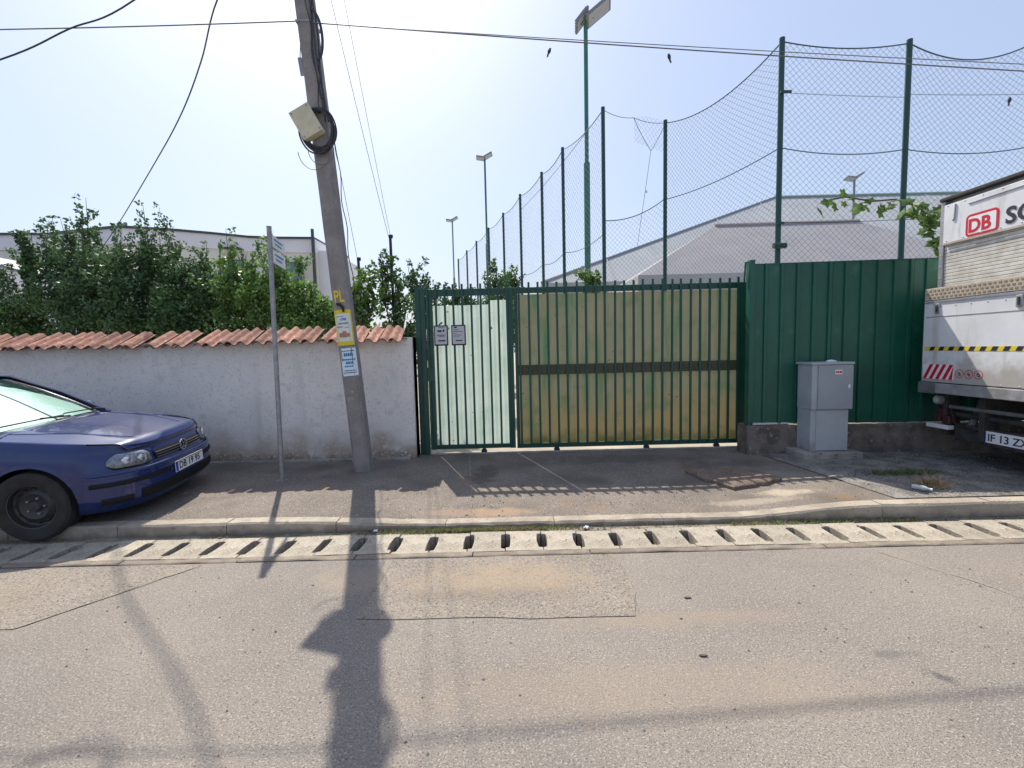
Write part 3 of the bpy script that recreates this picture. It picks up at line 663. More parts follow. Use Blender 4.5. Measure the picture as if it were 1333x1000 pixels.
# ------------------------------------------------------------------ ball-stop net fence
nf = thing('ball_stop_net', 'high wire mesh sports fence on dark green posts behind the sheet fence', 'net fence', (4.8, 8.3, .1))
def netpanel(a, b, z0, z1a, z1b, sag, cell, r, parent, name='mesh_net', skew=0):
    ax, ay = a; bx, by = b; W = math.hypot(bx-ax, by-ay); H = max(z1a, z1b)-z0
    nm = gnoise(int(abs(ax*13+ay*7)))
    dirv = ((bx-ax)/W, (by-ay)/W); nx, ny = -dirv[1], dirv[0]
    vs = []; fs = []
    def pt(u, v):       # metres along, metres up
        t = u/W; zt = z1a+(z1b-z1a)*t-sag*4*t*(1-t); z = z0+(zt-z0)*v/H
        off = .05*nm(u*1.2, v*.8)
        return Vector((ax+dirv[0]*u+nx*off, ay+dirv[1]*u+ny*off, z+.02*nm(u*2, v)))
    def seg(P_):
        o = len(vs)
        for i, p in enumerate(P_):
            t = (P_[min(i+1, len(P_)-1)]-P_[max(i-1, 0)]).normalized(); s_ = Vector((nx, ny, 0)); q = t.cross(s_).normalized()
            vs.extend([tuple(p+s_*r), tuple(p-s_*r*.5+q*r*.87), tuple(p-s_*r*.5-q*r*.87)])
        for i in range(len(P_)-1):
            for k in range(3): fs.append((o+i*3+k, o+i*3+(k+1) % 3, o+i*3+3+(k+1) % 3, o+i*3+3+k))
    k = -int(H/cell)-1
    asp = 1.0
    while k*cell < W+H:
        for sgn in (1, -1):
            # u = k*cell + v  (sgn 1)  or u = k*cell + (H - v)
            c = k*cell
            v0, v1 = max(0, -c), min(H, W-c)
            if v1-v0 > .02:
                n = max(1, int((v1-v0)/.35)); L_ = []
                for i in range(n+1):
                    s_ = v0+(v1-v0)*i/n; u = c+s_; v = s_ if sgn == 1 else H-s_; L_.append(pt(min(max(u, 0), W), v))
                seg(L_)
        k += 1
    me = bpy.data.meshes.new(name); off = wloc(parent); me.from_pydata([(x-off.x, y-off.y, z-off.z) for x, y, z in vs], [], fs); me.materials.append(M_wire)
    o = bpy.data.objects.new(name, me); C.objects.link(o); o.parent = parent; o['kind'] = 'stuff'; return o
def rope(a, b, sag, r, parent, name='net_rope', m=M_post):
    a, b = Vector(a), Vector(b); return MB().tube([a+(b-a)*i/14-Vector((0, 0, sag*4*(i/14)*(1-i/14))) for i in range(15)], r, 5).build(name, m, parent, smooth=True)
near = [(3.81, 11.25, 6.90), (4.84, 8.3, 6.82), (7.06, 8.3, 6.74), (9.30, 8.3, 6.74), (11.5, 8.3, 6.7)]
for (x, y, z) in near:
    p = MB().tube([(x-.01, y, .1), (x, y, z+.06)], .046, 10).build('post', M_post, nf, smooth=True)
for i, sgs in enumerate((.30, .10, .30, .2)):
    a, b = near[i], near[i+1]
    netpanel(a[:2], b[:2], 1.6, a[2], b[2], sgs, .112, .0026, nf)
    rope(a, b, sgs, .011, nf); rope((a[0], a[1], a[2]-1.78), (b[0], b[1], b[2]-1.78-.0), .10, .009, nf)
    if i: rope((a[0], a[1], a[2]-.85), (b[0], b[1], b[2]-.9), .01, .004, nf); rope((a[0], a[1], 3.75), (b[0], b[1], 3.75), .02, .005, nf)
for z in (5.95, 3.72, 3.35): MB().box(4.79, 4.98 if z > 5 else 4.9, 8.22, 8.25, z-.02, z+.02).build('net_clamp', M_post, nf)
MB().tube([(4.70, 8.2, 3.32), (4.92, 8.2, 3.32)], .05, 8).build('rope_knot', M_post, nf)
bird(8.75, 8.2, 5.70, 'dark blob-like bird on the wire at the right edge net', .75, .1)
nf2 = thing('receding_net_fence', 'long row of net posts receding toward the distance above the gate', 'net fence', (2.1, 10.1, .1))
far = [(2.09, 10.12, 6.67), (1.45, 12.1, 6.70), (1.02, 13.75, 6.72), (.425, 15.66, 6.74), (-.18, 17.74, 6.75), (-.84, 19.83, 6.76), (-1.54, 22.16, 6.77), (-2.2, 24.2, 6.78), (-2.9, 26.4, 6.79)]
for (x, y, z) in far: MB().tube([(x, y, .1), (x, y, z+.05)], .042, 8).build('post', M_post, nf2, smooth=True)
for i in range(8):
    a, b = far[i], far[i+1]
    netpanel(a[:2], b[:2], 1.8, a[2], b[2], .12, .14 if i < 4 else .2, .0022, nf2); rope(a, b, .12, .010, nf2)
    if i < 5: rope((a[0], a[1], a[2]-2.6), (b[0], b[1], b[2]-2.6), .12, .008, nf2)
# torn connecting panel between the two rows
netpanel((2.09, 10.12), (3.81, 11.25), 1.8, 4.35, 5.15, .15, .14, .0024, nf2)
rope((2.09, 10.12, 4.35), (3.81, 11.25, 5.15), .15, .010, nf2)
A_, B_, C_ = (2.09, 10.12, 6.67), (2.88, 10.6, 6.72), (3.81, 11.25, 6.90)
K_ = (3.34, 10.85, 6.1)
netpanel((2.88, 10.6), (3.81, 11.25), 6.2, 6.72, 6.9, -.08, .14, .002, nf2)
rope((.45, 15.7, 6.3), A_, .1, .006, nf2, m=M_cableg)
rope(A_, B_, .06, .006, nf2); rope(B_, C_, .05, .006, nf2); rope(B_, K_, .04, .006, nf2); rope(C_, K_, .04, .006, nf2); rope(K_, (3.05, 10.7, 4.4), .02, .005, nf2); rope((3.05, 10.7, 4.4), (2.98, 10.7, 3.9), .0, .004, nf2)
MB().tube([(3.2, 10.78, 5.16), (3.23, 10.78, 5.16)], .03, 6).build('rope_knot', M_white, nf2)

# ------------------------------------------------------------------ floodlight poles
M_lp = mat('lamp_pole_green', (.03, .15, .11), .5, col2=(.04, .17, .14), nscale=4)
M_head = mat('floodlight_grey', (.22, .23, .24), .4, metal=.3)
M_lens = mat('floodlight_lens', (.45, .47, .48), .15)
def lamp(x, y, z, lab, s=1.0, rot=0.0, zl=6.7, m=M_lp):
    t = thing('floodlight_pole', lab, 'floodlight', (x, y, .1), 0, 'floodlight poles round the pitch')
    MB().tube([(x-.03, y, .1), (x-.01, y, zl)], .085*s, 12).build('lower_pole', m, t, smooth=True)
    MB().tube([(x-.01, y, zl), (x, y, z)], .058*s, 10).build('upper_pole', m, t, smooth=True)
    MB().tube([(x-.12*s, y, z), (x+.22*s, y, z+.18)], .03*s, 6).build('crossbar', M_head, t)
    for i, (dx, ry, rx) in enumerate(((-.10, -50, -10), (.34, -38, -18))):
        Mh = Matrix.Translation((x+dx*s, y, z+.10*s+(.20*s if i else 0))) @ Matrix.Rotation(rad(ry), 4, 'Y') @ Matrix.Rotation(rad(rx), 4, 'X')
        L_ = .42*s if i else .26*s
        h = MB().box(-L_, L_, -.22*s, .22*s, -.03*s, .03*s, Mh).build('lamp_head', M_head, t, bevel=.01)
        MB().box(-L_*.85, L_*.85, -.18*s, .18*s, -.038*s, -.031*s, Mh).build('lens', M_lens, h)
        for k in range(5): MB().box(-L_*.9, L_*.9, (-.18+.09*k-.008)*s, (-.18+.09*k+.008)*s, .031*s, .06*s, Mh).build('cooling_fin', M_head, h)
lamp(2.235, 13.0, 10.35, 'tallest green floodlight pole rising above the sliding gate', 1.0)
def lamp2(x, y, z, lab, s=1.0, m=M_lp, flip=1):
    t = thing('floodlight_pole', lab, 'floodlight', (x, y, .1), 0, 'floodlight poles round the pitch')
    MB().tube([(x, y, .1), (x, y, 6.5 if z > 7.5 else z-.5)], .085*s, 10).build('lower_pole', m, t, smooth=True)
    MB().tube([(x, y, 6.5 if z > 7.5 else z-.5), (x, y, z)], .055*s, 8).build('upper_pole', m, t, smooth=True)
    for i, (dx, ang_) in enumerate(((-.22, 18), (.20, -20))):
        Mh = Matrix.Translation((x+dx*s*flip, y, z+.08*s-(.06*s if i == 0 else -.06*s))) @ Matrix.Rotation(rad(ang_*flip-8), 4, 'Y') @ Matrix.Rotation(rad(-12), 4, 'X')
        h = MB().box(-.26*s, .26*s, -.2*s, .2*s, -.035*s, .035*s, Mh).build('lamp_head', M_head, t, bevel=.01)
        MB().box(-.22*s, .22*s, -.17*s, .17*s, -.043*s, -.036*s, Mh).build('lens', M_lens, h)
lamp2(-1.0, 21.5, 10.35, 'middle floodlight pole of the row left of the net posts', .8)
lamp2(-3.72, 31, 10.25, 'farthest and smallest floodlight pole left of the net posts', .85, M_head)
lamp2(18.6, 25, 10.25, 'floodlight on thin pole before the grey hall, seen through the mesh', 1.0, M_head)

# ------------------------------------------------------------------ background buildings
M_bw = mat('render_white', (.82, .80, .80), .9, col2=(.76, .74, .75), nscale=.6, spec=.2)
M_bcream = mat('render_cream', (.78, .74, .64), .9, col2=(.72, .69, .60), nscale=.6, spec=.2)
M_win = mat('window_glass', (.10, .16, .18), .08, spec=.8)
M_frame = mat('window_frame_dark', (.05, .06, .06), .5)
b1 = thing('white_building', 'long white two-storey building with wavy roofline behind the left trees', 'building', (-18, 28, .1))
xs = [-34, -30, -26.5, -23.5, -21.5, -19.3, -17.5, -16, -14.5, -13, -12.2]
ys = [26.5, 26.6, 26.9, 26.2, 25.8, 26.6, 27.6, 28.6, 29.0, 29.2, 29.3]
ztop = 8.95
def wallstrip(z0, z1, off, m, name):
    mb = MB(); n = len(xs); vs = []
    for x, y in zip(xs, ys): vs += [(x, y-off, z0), (x, y-off, z1), (x, y+6, z1), (x, y+6, z0)]
    fs = []
    for i in range(n-1):
        for k in range(4): fs.append((i*4+k, i*4+4+k, i*4+4+(k+1) % 4, i*4+(k+1) % 4))
    fs += [(0, 1, 2, 3), tuple((n-1)*4+k for k in (3, 2, 1, 0))]
    return mb.add(vs, fs).build(name, m, b1)
wallstrip(.1, 8.0, 0, M_bcream, 'wall'); wallstrip(8.003, ztop-.12, .10, M_bw, 'parapet'); wallstrip(ztop-.117, ztop, .22, M_frame, 'roof_edge')
def win(bx0, bx1, z0, z1, y, parent, wall='window'):
    f = MB().box(bx0, bx1, y-.06, y-.0, z0, z1).build('window', M_frame, parent)
    MB().box(bx0+.07, bx1-.07, y-.075, y-.062, z0+.07, z1-.07).build('pane', M_win, f)
for (a, b, yy) in ((-20.35, -19.45, 26.25), (-14.6, -12.95, 28.8), (-17.4, -15.9, 27.75), (-26.3, -24.2, 26.3)): win(a, b, 6.2, 7.35, yy-.05, b1)
for (a, b, yy) in ((-20.35, -19.45, 26.25), (-14.6, -12.95, 28.8)): win(a, b, 2.6, 4.2, yy-.05, b1)
MB().box(-17.3, -16.2, 27.6, 28.2, 8.02, 8.12).build('awning_rail', M_frame, b1)
MB().tube([(-12.25, 29.0, .1), (-12.25, 29.0, 9.4)], .10, 8).build('drainpipe', M_frame, b1, smooth=True)
MB().tube([(-21.4, 26.0, 8.9), (-21.4, 26.0, 9.2)], .09, 8).build('vent_pipe', M_head, b1)
MB().box(-12.19, -11.5, 29.6, 37, .1, 8.2).build('side_wing', M_bw, b1)
b0 = thing('left_annex', 'pale low building with sloped coping at the far left edge', 'building', (-25, 22, .1))
MB().prism([(-34, .1), (-21.3, .1), (-21.3, 5.4), (-25.6, 6.7), (-34, 8.0)], 20.5, 25, 'y').build('wall', M_bw, b0)
m = MB(); m.prism([(-34, 8.0), (-25.6, 6.7), (-21.2, 5.4), (-21.2, 5.52), (-25.6, 6.82), (-34, 8.12)], 20.35, 25.1, 'y').build('roof_edge', M_head, b0)
for (a, b) in ((-25.5, -24.3), (-23.4, -22.4)): win(a, b, 2.6, 4.0, 20.45, b0)
bh = thing('far_house', 'tiny distant white house between the white building and the leaning pole', 'building', (-17.6, 42, .1))
MB().box(-18.6, -16.4, 42, 46, .1, 6.6).build('wall', M_bw, bh)
MB().prism([(-18.8, 6.6), (-16.2, 6.6), (-17.5, 8.0)], 41.8, 46.2, 'y').build('roof', M_head, bh)
win(-17.9, -17.2, 4.6, 5.9, 41.95, bh); win(-17.9, -17.2, 2.0, 3.3, 41.95, bh)
# grey tent hall
M_hall = mat('hall_membrane', (.385, .405, .42), .7, col2=(.35, .37, .385), nscale=.25, spec=.2, streak=((.33, .345, .36), .8, .5, .75))
M_hallw = mat('hall_side', (.42, .43, .43), .8, col2=(.36, .37, .37), nscale=.3)
M_ridge = mat('hall_ridge', (.20, .30, .24), .7)
hl = thing('grey_hall', 'huge grey tent-like hall with long sloping roof behind the mesh', 'hall', (20, 37, .1))
v = [(1.8, 26, 5.3), (70, 26, 5.3), (21.2, 37, 13.1), (70, 37, 13.1), (1.8, 48, 5.3), (70, 48, 5.3), (1.8, 26, .1), (70, 26, .1), (1.8, 48, .1), (70, 48, .1)]
MB().add(v, [(0, 1, 3, 2), (4, 0, 2), (5, 4, 2, 3), (1, 5, 3)]).build('roof', M_hall, hl, recalc=False)
MB().add(v, [(6, 7, 1, 0), (8, 6, 0, 4), (7, 9, 5, 1), (9, 8, 4, 5)]).build('wall', M_hallw, hl)
MB().tube([(21.2, 37, 13.12), (70, 37, 13.12)], .14, 6).build('ridge_cap', M_ridge, hl)
MB().tube([(1.8, 26, 5.32), (21.2, 37, 13.12)], .08, 6).build('hip_seam', M_head, hl)
for k in range(12):
    x = 6+k*4.5; 
    MB().tube([(x, 26, 5.34), (max(x, 21.2), 37, 13.14)] if x > 21 else [(x, 26, 5.34), (x, 26+11*(x-1.8)/19.4, 5.34+7.8*(x-1.8)/19.4)], .04, 5).build('roof_seam', M_hall, hl)
h2 = thing('low_hall', 'lower reddish-grey hipped roof in front of the large grey hall', 'hall', (12, 20, .1))
M_h2 = mat('low_hall_roof', (.335, .325, .335), .8, col2=(.30, .295, .305), nscale=.8, streak=((.36, .325, .325), 1.5, .5, .7), spec=.2)
v = [(4.9, 17.5, 4.3), (19.2, 17.5, 4.3), (9.35, 21, 6.95), (15.9, 21, 7.0), (4.9, 24.5, 4.3), (19.2, 24.5, 4.3), (4.9, 17.5, .1), (19.2, 17.5, .1), (4.9, 24.5, .1), (19.2, 24.5, .1)]
MB().add(v, [(0, 1, 3, 2), (4, 0, 2), (5, 4, 2, 3), (1, 5, 3)]).build('roof', M_h2, h2, recalc=False)
MB().add(v, [(6, 7, 1, 0), (8, 6, 0, 4), (7, 9, 5, 1), (9, 8, 4, 5)]).build('wall', M_hallw, h2)
MB().tube([(9.35, 21, 6.98), (15.9, 21, 7.03)], .07, 6).build('ridge_cap', mat('ridge_red', (.38, .31, .30), .8), h2)


# ------------------------------------------------------------------ vegetation
def leafcloud(name, centers, radii, per, size, m, parent, seed=1, droop=.3, kind=None, asp=1.6):
    r = np.random.RandomState(seed); cs = np.repeat(np.array(centers), per, 0); rs = np.repeat(np.array(radii), per)
    n = len(cs); d = r.normal(size=(n, 3)); d /= np.linalg.norm(d, axis=1)[:, None]
    p = cs+d*(rs*r.uniform(.15, 1, n)**.6)[:, None]*np.array([1, 1, .8])
    ax = r.normal(size=(n, 3)); ax[:, 2] -= droop; ax /= np.linalg.norm(ax, axis=1)[:, None]
    nb = np.cross(ax, r.normal(size=(n, 3))); nb /= np.linalg.norm(nb, axis=1)[:, None]; nn = np.cross(ax, nb)
    L = (size*r.uniform(.6, 1.25, n))[:, None]; W = L/asp
    v0 = p; v1 = p+ax*L*.45+nb*W*.5+nn*W*.12; v2 = p+ax*L; v3 = p+ax*L*.45-nb*W*.5+nn*W*.12
    V = np.stack([v0, v1, v2, v3], 1).reshape(-1, 3)-np.array(wloc(parent))
    me = bpy.data.meshes.new(name); me.vertices.add(4*n); me.vertices.foreach_set('co', V.ravel())
    me.loops.add(4*n); me.loops.foreach_set('vertex_index', np.arange(4*n)); me.polygons.add(n)
    me.polygons.foreach_set('loop_start', np.arange(0, 4*n, 4)); me.polygons.foreach_set('loop_total', np.full(n, 4)) if bpy.app.version < (4, 0, 0) else None
    me.update(calc_edges=True); me.materials.append(m)
    o = bpy.data.objects.new(name, me); C.objects.link(o); o.parent = parent
    if kind: o['kind'] = kind
    return o
def tree(lab, x, y, z1, rx, ry, m, seed, size=.075, ncl=150, per=75, zlow=.9, shoots=8, name='leafy_tree', group='trees behind the white wall', cr=.26):
    r = random.Random(seed); t = thing(name, lab, 'tree', (x, y, .1), 0, group)
    tr = MB(); tr.tube([(x, y, .1), (x+.05, y, .7), (x+.02, y+.03, 1.5)], [.09, .07, .05], 8).build('trunk', M_bark, t, smooth=True)
    br = MB(); cen = []; rad_ = []; sc_ = []; sr_ = []
    H = z1-zlow
    for k in range(ncl):
        while True:
            a, b, c = r.uniform(-1, 1), r.uniform(-1, 1), r.uniform(-1, 1)
            if a*a+b*b+c*c < 1 and (a*a+b*b+c*c > .25 or r.random() < .3): break
        zz = zlow+H*(.02+.49*(1+c)*.95)
        top_ = .80+.13*math.sin(3.5*a+seed)+.10*math.sin(8*a+2*seed)
        if math.sin(5.3*a+seed)*math.sin(4.1*c+2*seed) > .55: continue
        cen.append((x+a*rx*(1-.10*c), y+b*ry, min(zz, zlow+H*top_ if c > 0 else zz))); rad_.append(cr*r.uniform(.45, 1.25))
    for k in range(9+ncl//12):
        c = cen[r.randrange(len(cen))]; mid = (x+(c[0]-x)*.4+r.uniform(-.1, .1), y+(c[1]-y)*.4, .8+(c[2]-.8)*.6)
        br.tube([(x, y, .7+r.uniform(0, .6)), mid, c], [.035, .022, .007], 5)
    for k in range(shoots):
        a = r.uniform(-.85, .85); sx, sy = x+a*rx, y+r.uniform(-.5, .5)*ry; zt = zlow+H*(.86+r.uniform(0, .24)); zb = zlow+H*.55
        br.tube([(sx, sy, zb), (sx+r.uniform(-.1, .1), sy, (zb+zt)/2), (sx+r.uniform(-.15, .15), sy, zt)], [.012, .008, .003], 4)
        bx, by = r.uniform(-.12, .12), r.uniform(-.1, .1)
        for q in range(14):
            f = q/13; sc_.append((sx+bx*f*f, sy+by*f, zb+(zt-zb)*f)); sr_.append(.13*(1.15-f*.75))
        for sg_ in range(2):
            f0 = r.uniform(.3, .8); dx, dz = r.uniform(-.3, .3), r.uniform(.15, .35)
            for q in range(6): f = q/5; sc_.append((sx+bx*f0*f0+dx*f, sy, zb+(zt-zb)*f0+dz*f)); sr_.append(.07)
    br.build('branches', M_bark, t, kind='stuff')
    leafcloud('crown', cen, rad_, per, size, m, t, seed, kind='stuff')
    if sc_: leafcloud('shoot_leaves', sc_, sr_, 11, size*.95, m, t, seed+50, kind='stuff')
    return t
TG = 'trees behind the white wall'
tree('low dark bush at the far left edge behind the car', -9.6, 8.6, 3.2, .75, .6, M_leafd, 31, ncl=110, per=85, shoots=4)
tree('bushy dark tree at the left, with tall thin shoots at its top', -8.55, 8.9, 4.12, .85, .8, M_leaf, 3, ncl=170, per=95, shoots=13)
tree('tallest and widest dark green tree behind the white wall', -7.35, 8.7, 4.22, 1.0, .9, M_leafd, 5, ncl=250, per=95, shoots=14)
tree('lower mid green tree in the middle of the white wall', -5.85, 8.7, 3.55, .95, .8, M_leaf, 8, ncl=220, per=95, shoots=11)
tree('lighter green tree right behind the street sign post', -4.45, 8.4, 3.62, .88, .7, M_leaf2, 12, ncl=220, per=90, shoots=9)
tree('low light green bush between the sign post and the leaning pole', -3.45, 8.1, 2.70, .62, .5, M_leaf2, 13, ncl=130, per=85, shoots=4, size=.07)
tree('thin bright leafy climber just right of the leaning pole', -2.42, 7.6, 2.85, .36, .3, M_vine, 21, ncl=48, per=40, shoots=3, size=.09, zlow=1.2, cr=.18)
tree('narrow column of leaves growing up the tall mast', -1.98, 8.0, 3.30, .26, .25, M_leaf, 22, ncl=60, per=40, shoots=2, size=.08, zlow=1.2, cr=.16)
tree('dark bush behind the left end of the gate', -1.5, 8.7, 3.15, .45, .35, M_leafd, 23, ncl=60, per=55, shoots=4, zlow=1.0, cr=.2)
tree('low dark shrub behind the pedestrian gate', -.6, 10.3, 3.1, .75, .4, M_leafd, 24, ncl=100, per=55, shoots=4, zlow=.9, cr=.2)
tree('round grey-green treetop showing over the middle of the gate', -.28, 16.0, 4.45, .75, .7, M_leaf, 25, ncl=80, per=60, shoots=5, size=.11, zlow=1.6, cr=.3, group='treetops beyond the gate')
tree('faint distant treetop over the left part of the gate', -2.6, 20.0, 4.3, 1.1, .9, M_leafd, 26, ncl=80, per=60, shoots=6, size=.13, zlow=1.6, cr=.34, group='treetops beyond the gate')
tree('thin leafy shoot beside the tallest floodlight pole', 1.72, 9.5, 3.25, .13, .12, M_leaf2, 27, ncl=26, per=24, shoots=2, size=.08, zlow=1.6, cr=.12, group='treetops beyond the gate')
# grapevine with big leaves over the right end of the sheet fence
def bigleaf(seed, m):
    r = random.Random(seed); n = 14; vs = [(0, 0, 0)]; fs = []
    for i in range(n):
        a = 2*math.pi*i/n; rr = (.5+.16*math.cos(5*a)*(1 if i else 1))*(1 if math.cos(a) > -.9 else .55); vs.append((rr*math.cos(a)*1.0+.35, rr*math.sin(a), -.12*abs(math.sin(a))-.10*(math.cos(a)**2)+r.uniform(-.03, .03)))
    for i in range(n): fs.append((0, 1+i, 1+(i+1) % n))
    vs[0] = (.30, 0, 0); return MB().add(vs, fs).mesh('leaf', m, smooth='all', recalc=False)
lm = [bigleaf(i, M_vine) for i in range(4)]
gv = thing('grapevine', 'grapevine with broad bright leaves hanging over the fence beside the truck', 'vine', (5.3, 7.0, 2.6))
path = [Vector(p) for p in ((4.75, 7.05, 3.72), (5.05, 6.95, 3.75), (5.4, 6.9, 3.66), (5.75, 6.9, 3.68), (6.05, 6.9, 3.58), (6.25, 6.9, 3.45), (6.45, 6.9, 3.6), (6.75, 7.0, 3.5), (7.3, 7, 3.4))]
path2 = [Vector(p) for p in ((6.15, 6.9, 3.5), (6.25, 6.85, 3.2), (6.35, 6.85, 2.95), (6.45, 6.85, 2.6), (6.5, 7.0, 1.4), (6.5, 7.2, .1))]
MB().tube(path, .012, 6).build('stem', M_bark, gv, smooth=True); MB().tube(path2, .016, 6).build('stem', M_bark, gv, smooth=True)
r_ = random.Random(4)
for P_, n in ((path, 44), (path2[:4], 24)):
    for k in range(n):
        t = (k+r_.random())/n*(len(P_)-1); i = min(int(t), len(P_)-2); p = P_[i].lerp(P_[i+1], t-i)+Vector((r_.uniform(-.07, .07), r_.uniform(-.12, .05), r_.uniform(-.16, .08)))
        inst('leaf', lm[r_.randrange(4)], gv, tuple(p-Vector((5.3, 7.0, 2.6))), (r_.uniform(-1, 1), r_.uniform(.2, 1.3), r_.uniform(-2.4, -.6)), [r_.uniform(.11, .20)]*3)
# weeds along the kerb, dry clump, litter
def blades(name, pts, m, lab, cat, hmin=.02, hmax=.07, spread=.5, seed=1, wdt=.0035):
    r = random.Random(seed); mb = MB()
    for (x, y, z) in pts:
        a = r.uniform(0, 6.28); h = r.uniform(hmin, hmax); lx, ly = r.uniform(-spread, spread)*h, r.uniform(-spread, spread)*h; w_ = wdt
        dx, dy = math.cos(a)*w_, math.sin(a)*w_
        mb.add([(x-dx, y-dy, z), (x+dx, y+dy, z), (x+lx*.5+dx*.7, y+ly*.5+dy*.7, z+h*.6), (x+lx*.5-dx*.7, y+ly*.5-dy*.7, z+h*.6), (x+lx, y+ly, z+h)], [(0, 1, 2, 3), (3, 2, 4)])
    o = mb.build(name, m, recalc=False); return tag(o, lab, cat, kind='stuff')
M_weed = leafmat('weed_green', (.10, .13, .04), (.16, .14, .07), .3); M_dry = mat('dry_stalk', (.30, .20, .10), .9, col2=(.42, .33, .20), nscale=12)
blades('weeds', [(R.gauss(-.35, .45), R.uniform(3.89, 3.95), .0) for _ in range(2600)], M_weed, 'short weeds growing along the kerb before the gate', 'weeds', .012, .038, .9)
blades('weeds', [(R.uniform(1.9, 3.6), R.uniform(3.89, 3.95), .0) for _ in range(900)], M_weed, 'sparse weeds along the kerb before the cabinet', 'weeds', .012, .035, .9, seed=3)
blades('dry_grass', [(4.15+R.gauss(0, .06), 4.40+R.gauss(0, .05), .13) for _ in range(420)], M_dry, 'dried brown weed clump on the pavement beside the truck', 'dry weed', .03, .13, 1.1, seed=5)
blades('weeds', [(R.gauss(4.25, .2), R.gauss(4.85, .06), .14) for _ in range(700)], leafmat('weed_dark', (.04, .06, .03), (.07, .09, .03), .2), 'dark scrappy weeds on the broken concrete by the truck', 'weeds', .02, .06, 1.0, seed=6)
bt = thing('plastic_bottle', 'small crushed clear plastic bottle beside the dry weed clump', 'bottle', (3.92, 4.30, .145), rad(35))
MB().lathe([(0, -.05), (.022, -.05), (.026, -.02), (.023, .0), (.026, .02), (.024, .045), (.011, .07), (.011, .085)], 12, Matrix.Translation((0, 0, .026)) @ Matrix.Rotation(rad(90), 4, 'X')).build('body', mat('cloudy_plastic', (.62, .66, .66), .15, trans=.3), bt, smooth=True, world=False)
MB().lathe([(0, .10), (.013, .10), (.013, .086), (0, .086)], 12, Matrix.Translation((0, 0, .026)) @ Matrix.Rotation(rad(90), 4, 'X')).build('cap', M_paper, bt, world=False)
# broken lump of asphalt lying on the pavement
bs = gnoise(44, 12)
outl = [(2.02, 5.26), (2.25, 5.33), (2.55, 5.30), (2.80, 5.02), (2.88, 4.78), (2.72, 4.72), (2.52, 4.66), (2.28, 4.62), (2.20, 4.80), (2.08, 5.02)]
mb = MB(); n = len(outl); cx, cy = 2.46, 5.0; vs = []; fs = []
rings = [(1.0, -.01), (1.0, .035), (.93, .052), (.6, .056), (.25, .05)]
oo = jag(outl, 3, .02, 8)
for (s_, h) in rings:
    for (x, y) in oo: X, Y = cx+(x-cx)*s_, cy+(y-cy)*s_; vs.append((X, Y, zp(X, Y)+h+(.018*bs(X*5, Y*5) if h > 0 else 0)))
q = len(oo)
for i in range(len(rings)-1):
    for k in range(q): fs.append((i*q+k, i*q+(k+1) % q, i*q+q+(k+1) % q, i*q+q+k))
fs.append(tuple((len(rings)-1)*q+k for k in range(q)))
tag(mb.add(vs, fs).build('broken_asphalt_slab', mat('brown_asphalt', (.20, .145, .11), .95, col2=(.13, .10, .08), nscale=6, bump=1, bscale=60, speck=[((.32, .25, .19), 70, .58, .68)]), smooth=True),
    'ragged brown slab of broken asphalt lying on the pavement before the gate', 'rubble')
# pebbles
mb = MB(); ico = []
def peb(x, y, z, s_):
    q = [(1, 0, 0), (-1, 0, 0), (0, 1, 0), (0, -1, 0), (0, 0, .7), (0, 0, -.3)]
    mb.add([(x+a*s_*R.uniform(.7, 1.2), y+b*s_*R.uniform(.7, 1.2), z+c*s_) for a, b, c in q], [(0, 2, 4), (2, 1, 4), (1, 3, 4), (3, 0, 4), (2, 0, 5), (1, 2, 5), (3, 1, 5), (0, 3, 5)])
for _ in range(230): peb(R.uniform(-4, 4.5), 1.2+2.15*R.random()**.7, .002, R.uniform(.003, .009))
for _ in range(260): 
    x, y = R.uniform(-1.5, 3.4), R.uniform(4.12, 6.2); peb(x, y, zp(x, y)+.004, R.uniform(.003, .011))
for _ in range(300): 
    x, y = R.uniform(3.5, 6), R.uniform(4.2, 5.7); peb(x, y, zp(x, y)+.02, R.uniform(.006, .022))
for _ in range(300): peb(R.uniform(-3, 5), R.uniform(3.88, 3.95), .004, R.uniform(.004, .012))
tag(mb.build('pebbles', M_rough), 'loose grit and small stones scattered over road and pavement', 'gravel', kind='stuff')
for i, (x, y) in enumerate(((1.08, 2.76), (.95, 2.22))):
    pts_ = [(x+.022*math.cos(a)*R.uniform(.7, 1.3), y+.009*math.sin(a)*R.uniform(.7, 1.3)) for a in [k*.785 for k in range(8)]]
    tag(MB().prism(pts_, .004, .008).build('fallen_leaf', M_bark), ['withered brown leaf on the road nearer to the drain', 'withered brown leaf on the road, nearer the camera'][i], 'leaf', 'fallen leaves on the road')



# ------------------------------------------------------------------ blue hatchback parked half on the kerb
car = thing('parked_car', 'dark blue hatchback parked at the left with its nose up on the pavement', 'car', (-4.34, 4.72, .045), rad(8))
car.rotation_euler = (rad(2.2), 0, rad(8))
M_blue = mat('blue_car_paint', (.003, .017, .10), .34, col2=(.004, .021, .115), nscale=4, coat=1.0, spec=.2, speck=[((.03, .035, .09), 3, .60, .85)])
M_plast = mat('car_black_plastic', (.012, .012, .013), .6, spec=.2)
M_rubber = mat('tyre_rubber', (.022, .021, .020), .88, col2=(.035, .032, .028), nscale=12)
M_rim = mat('steel_rim_black', (.035, .035, .038), .5, col2=(.035, .03, .028), nscale=10)
M_chrome = mat('chrome', (.75, .75, .77), .12, metal=1.0)
M_lampg = mat('headlamp_bowl', (.30, .32, .34), .25, metal=.6, col2=(.16, .17, .19), nscale=22)
M_lcov = glass('headlamp_cover', (.95, .97, 1.0), .92)
M_cg = glass('car_glass', (.75, .92, .86), .80)
M_shade = mat('sunshade_foil', (.88, .90, .90), .45, col2=(.84, .87, .87), nscale=5)
